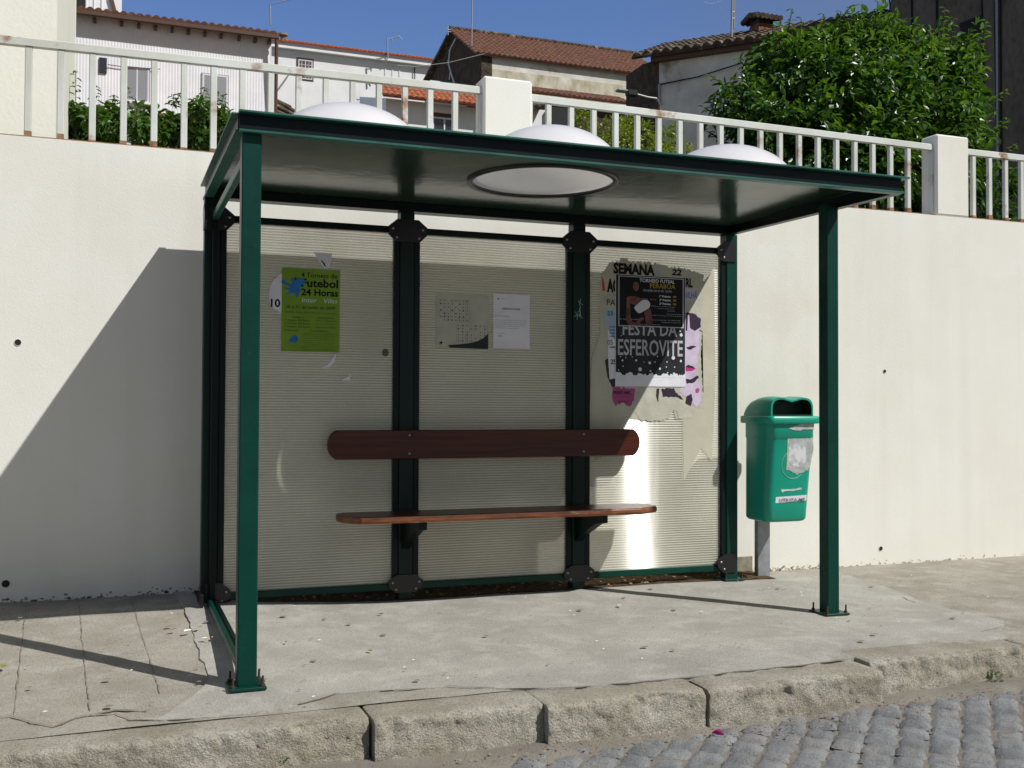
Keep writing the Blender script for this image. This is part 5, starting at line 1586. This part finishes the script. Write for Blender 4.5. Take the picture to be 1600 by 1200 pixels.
mb = MB(); mb.prism(pts, nd * .04, M['slate']); fix(mb.build('downpipe', db))
mb = MB(); mb.tube([onP(1388 + 3 * sin(k), -5 + 9 * k, Ad, nd) for k in range(8)], .02, M['ink'], 4); mb.build('cable', db)

# masts and antennas
def mast(label, pts, r, arms=(), Y=30):
    t = root('antenna', tuple(onY(*pts[0], Y)), label, 'antenna', 'aerials on the roofs')
    mb = MB(); mb.tube([onY(*p, Y) for p in pts], r, M['metal'], 6); mb.build('mast', t)
    if arms:
        mb = MB()
        for a in arms: mb.tube([onY(*p, Y) for p in a], r * .7, M['metal'], 5)
        mb.build('aerial_arm', t)
mast('tall thin mast crossing the sky at the old house roof edge', [(737, 72), (738, -30)], .03, Y=36.5)
mast('roof aerial with a horizontal arm on the long white house', [(606, 92), (605, 60)], .04, [[(604, 62), (622, 57)], [(622, 55), (628, 62)], [(612, 58), (613, 64)]], Y=49)
mast('aerial standing on the clad house roof edge, arm reaching right', [(423, 40), (422, 8)], .02, [[(422, 7), (462, -3)]], Y=25)
mast('slim aerial at the gable of the old house', [(700, 55), (699, 40)], .03, [[(697, 45), (704, 47)], [(696, 49), (705, 50)]], Y=39)
mast('lattice mast rising from the grey-walled house roof', [(1143, 60), (1145, -30)], .035, [[(1147, 45), (1148, -30)], [(1143, 30), (1148, 28)], [(1143, 20), (1148, 18)]], Y=21)
mast('loose aerial wires at the top of the sky, left of the lattice mast', [(1140, 55), (1130, 25), (1120, 2), (1118, -10)], .006, [[(1100, 3), (1112, 6), (1128, 1)], [(1112, -5), (1115, 5)]], Y=21)
wr = MB(); wr.tube([onY(x, y, 36) for x, y in ((757, 84), (700, 98), (650, 104), (620, 102))], .014, M['metal'], 4)
tag(wr.build('overhead_wire'), 'thin overhead wire running left from the old house eave', 'wire')
wr = MB(); wr.tube([onY(x, y, 19) for x, y in ((1340, 20), (1300, 45), (1250, 60), (1180, 78))], .02, M['ink'], 4)

# ------------------------------------------------------------------ small litter, leaves, weeds
def leafscrap(label, px, py, size, m, seed, name='fallen_leaf', cat='leaf', z=0.0, curl=.3, group=None):
    rnd = random.Random(seed); p = onZ(px, py, z)
    zz = (zg(p.x, p.y) + .014) if p.y > -1.7 else z
    p = onZ(px, py, zz)
    a = rnd.random() * 6; n = 8
    mb = MB(); vs = [(p.x, p.y, zz + size * .06)]
    for k in range(n):
        t = 2 * pi * k / n
        r = size * (1 if k % 2 == 0 else .7) * rnd.uniform(.75, 1.1)
        x = r * cos(t); y = r * .55 * sin(t)
        vs.append((p.x + x * cos(a) - y * sin(a), p.y + x * sin(a) + y * cos(a), zz + .004 + curl * abs(y) + .1 * abs(x) * rnd.random()))
    mb.add(vs, [(0, 1 + k, 1 + (k + 1) % n) for k in range(n)], m, False)
    o = mb.build(name); tag(o, label, cat, group); return o
W, DL = M['scrapw'], M['deadleaf']
leafscrap('crumpled white paper bit on the pavement, left of the shelter side frame', 293, 987, .030, W, 1, 'paper_litter', 'litter')
leafscrap('small white paper crumb beside the side frame rail', 320, 999, .022, W, 2, 'paper_litter', 'litter')
leafscrap('curled brown leaf beside the white paper crumb at the side frame', 333, 997, .022, DL, 3)
leafscrap('pale brown leaf next to the crumpled white paper, left of the side frame', 311, 981, .026, DL, 4)
leafscrap('small yellow leaf left of the crumpled white paper', 272, 984, .022, DL, 5)
leafscrap('tan leaf on the slab in front of the left panel', 447, 1004, .013, DL, 6)
leafscrap('little green leaf on the slab below the bench', 578, 1018, .020, M['leafyel'], 7)
leafscrap('crushed whitish litter on the slab before the right panel', 968, 947, .024, W, 8, 'paper_litter', 'litter')
leafscrap('pale leaf on the slab under the left inner post', 595, 960, .018, DL, 9)
leafscrap('tiny pinkish scrap on the slab, below the whitish litter', 1096, 957, .012, W, 10, 'paper_litter', 'litter')
leafscrap('small white crumb on the slab left of the front right post', 1260, 916, .012, W, 11, 'paper_litter', 'litter')
leafscrap('tiny pale crumb on the slab before the litter bin', 1226, 920, .010, W, 12, 'paper_litter', 'litter')
leafscrap('green leaf at the left edge of the pavement', 5, 1043, .03, M['leafyel'], 13)
leafscrap('white crumb in the crack by the kerb, front of the left post', 490, 1090, .010, W, 14, 'paper_litter', 'litter')
leafscrap('dry leaf on the dirt strip under the right panel', 991, 908, .028, DL, 15)
fl = leafscrap('bright pink crumpled flower lying on the cobbles near the kerb', 1122, 1149, .030, M['magenta'], 16, 'flower', 'flower', -.185, 1.2)
leafscrap('straw coloured stick on the gutter grit below the kerb', 1288, 1121, .022, DL, 17, 'twig', 'twig', -.185, .1)
rnd = random.Random(22)
mb = MB()
for i in range(240):
    x = rnd.uniform(.05, 3.15); y = rnd.uniform(-.02, .22); z = zg(x, y) + .016; r = rnd.uniform(.006, .018); a = rnd.random() * 6
    mb.add([(x + r * cos(a), y + r * sin(a), z), (x - r * .5 * sin(a), y + r * .5 * cos(a), z + .006), (x - r * cos(a), y - r * sin(a), z + .003), (x + r * .5 * sin(a), y - r * .5 * cos(a), z)], [(0, 1, 2, 3)], DL if rnd.random() < .6 else M['stain'])
for i in range(420):
    x = rnd.uniform(.6, 4.2); y = -1.97 - abs(rnd.gauss(0, .09)) - (.05 if 1.2 < x < 2.4 else 0); z = -.178 + rnd.uniform(0, .006) + .02 * sstep(1.5, 3.5, x); r = rnd.uniform(.003, .010); a = rnd.random() * 6
    mb.add([(x + r * cos(a), y + r * sin(a), z), (x - r * .4 * sin(a), y + r * .4 * cos(a), z + .004), (x - r * cos(a), y - r * sin(a), z + .003), (x + r * .4 * sin(a), y - r * .4 * cos(a), z)], [(0, 1, 2, 3)], DL if rnd.random() < .3 else M['crack'])
for i in range(34):
    x = rnd.uniform(-1.0, 4.4); y = rnd.uniform(-1.62, -.1); z = zg(x, y) + .0148; r = rnd.uniform(.006, .015); ph = rnd.random() * 6
    mb.flat([(x + r * 1.2 * rnd.uniform(.8, 1.15) * cos(2 * pi * k / 9), y + r * rnd.uniform(.8, 1.15) * sin(2 * pi * k / 9), z) for k in range(9)], M['crack'])
for i in range(160):
    x = rnd.uniform(-1.0, 4.4); y = rnd.uniform(-1.6, .1); z = zg(x, y) + .0145; r = rnd.uniform(.003, .009); a = rnd.random() * .8
    mb.add([(x + r * 1.6 * cos(a), y + r * sin(a), z), (x - r * .5 * sin(a), y + r * .4 * cos(a), z + .002), (x - r * 1.6 * cos(a), y - r * sin(a), z), (x + r * .5 * sin(a), y - r * .4 * cos(a), z)], [(0, 1, 2, 3)], M['crack'] if rnd.random() < .8 else W)
o = mb.build('debris'); o['kind'] = 'stuff'; o['label'] = 'scattered dead leaves and crumbs along the wall foot and gutter'
def weed(label, px, py, z, s_, seed):
    p = onZ(px, py, z); mb = MB()
    leaves(mb, [((p.x, p.y, z + s_ * .4), s_)], 60, s_ * .8, M['leafvine'], seed, 0, .4)
    o = mb.build('weed'); tag(o, label, 'weed', 'weeds growing at the kerb')
weed('small green weed at the kerb foot, right side of the street', 1553, 1066, -.165, .03, 3)
weed('low green weed at the bottom edge below the left kerb', 440, 1196, -.18, .03, 4)
bpy.context.view_layer.update()
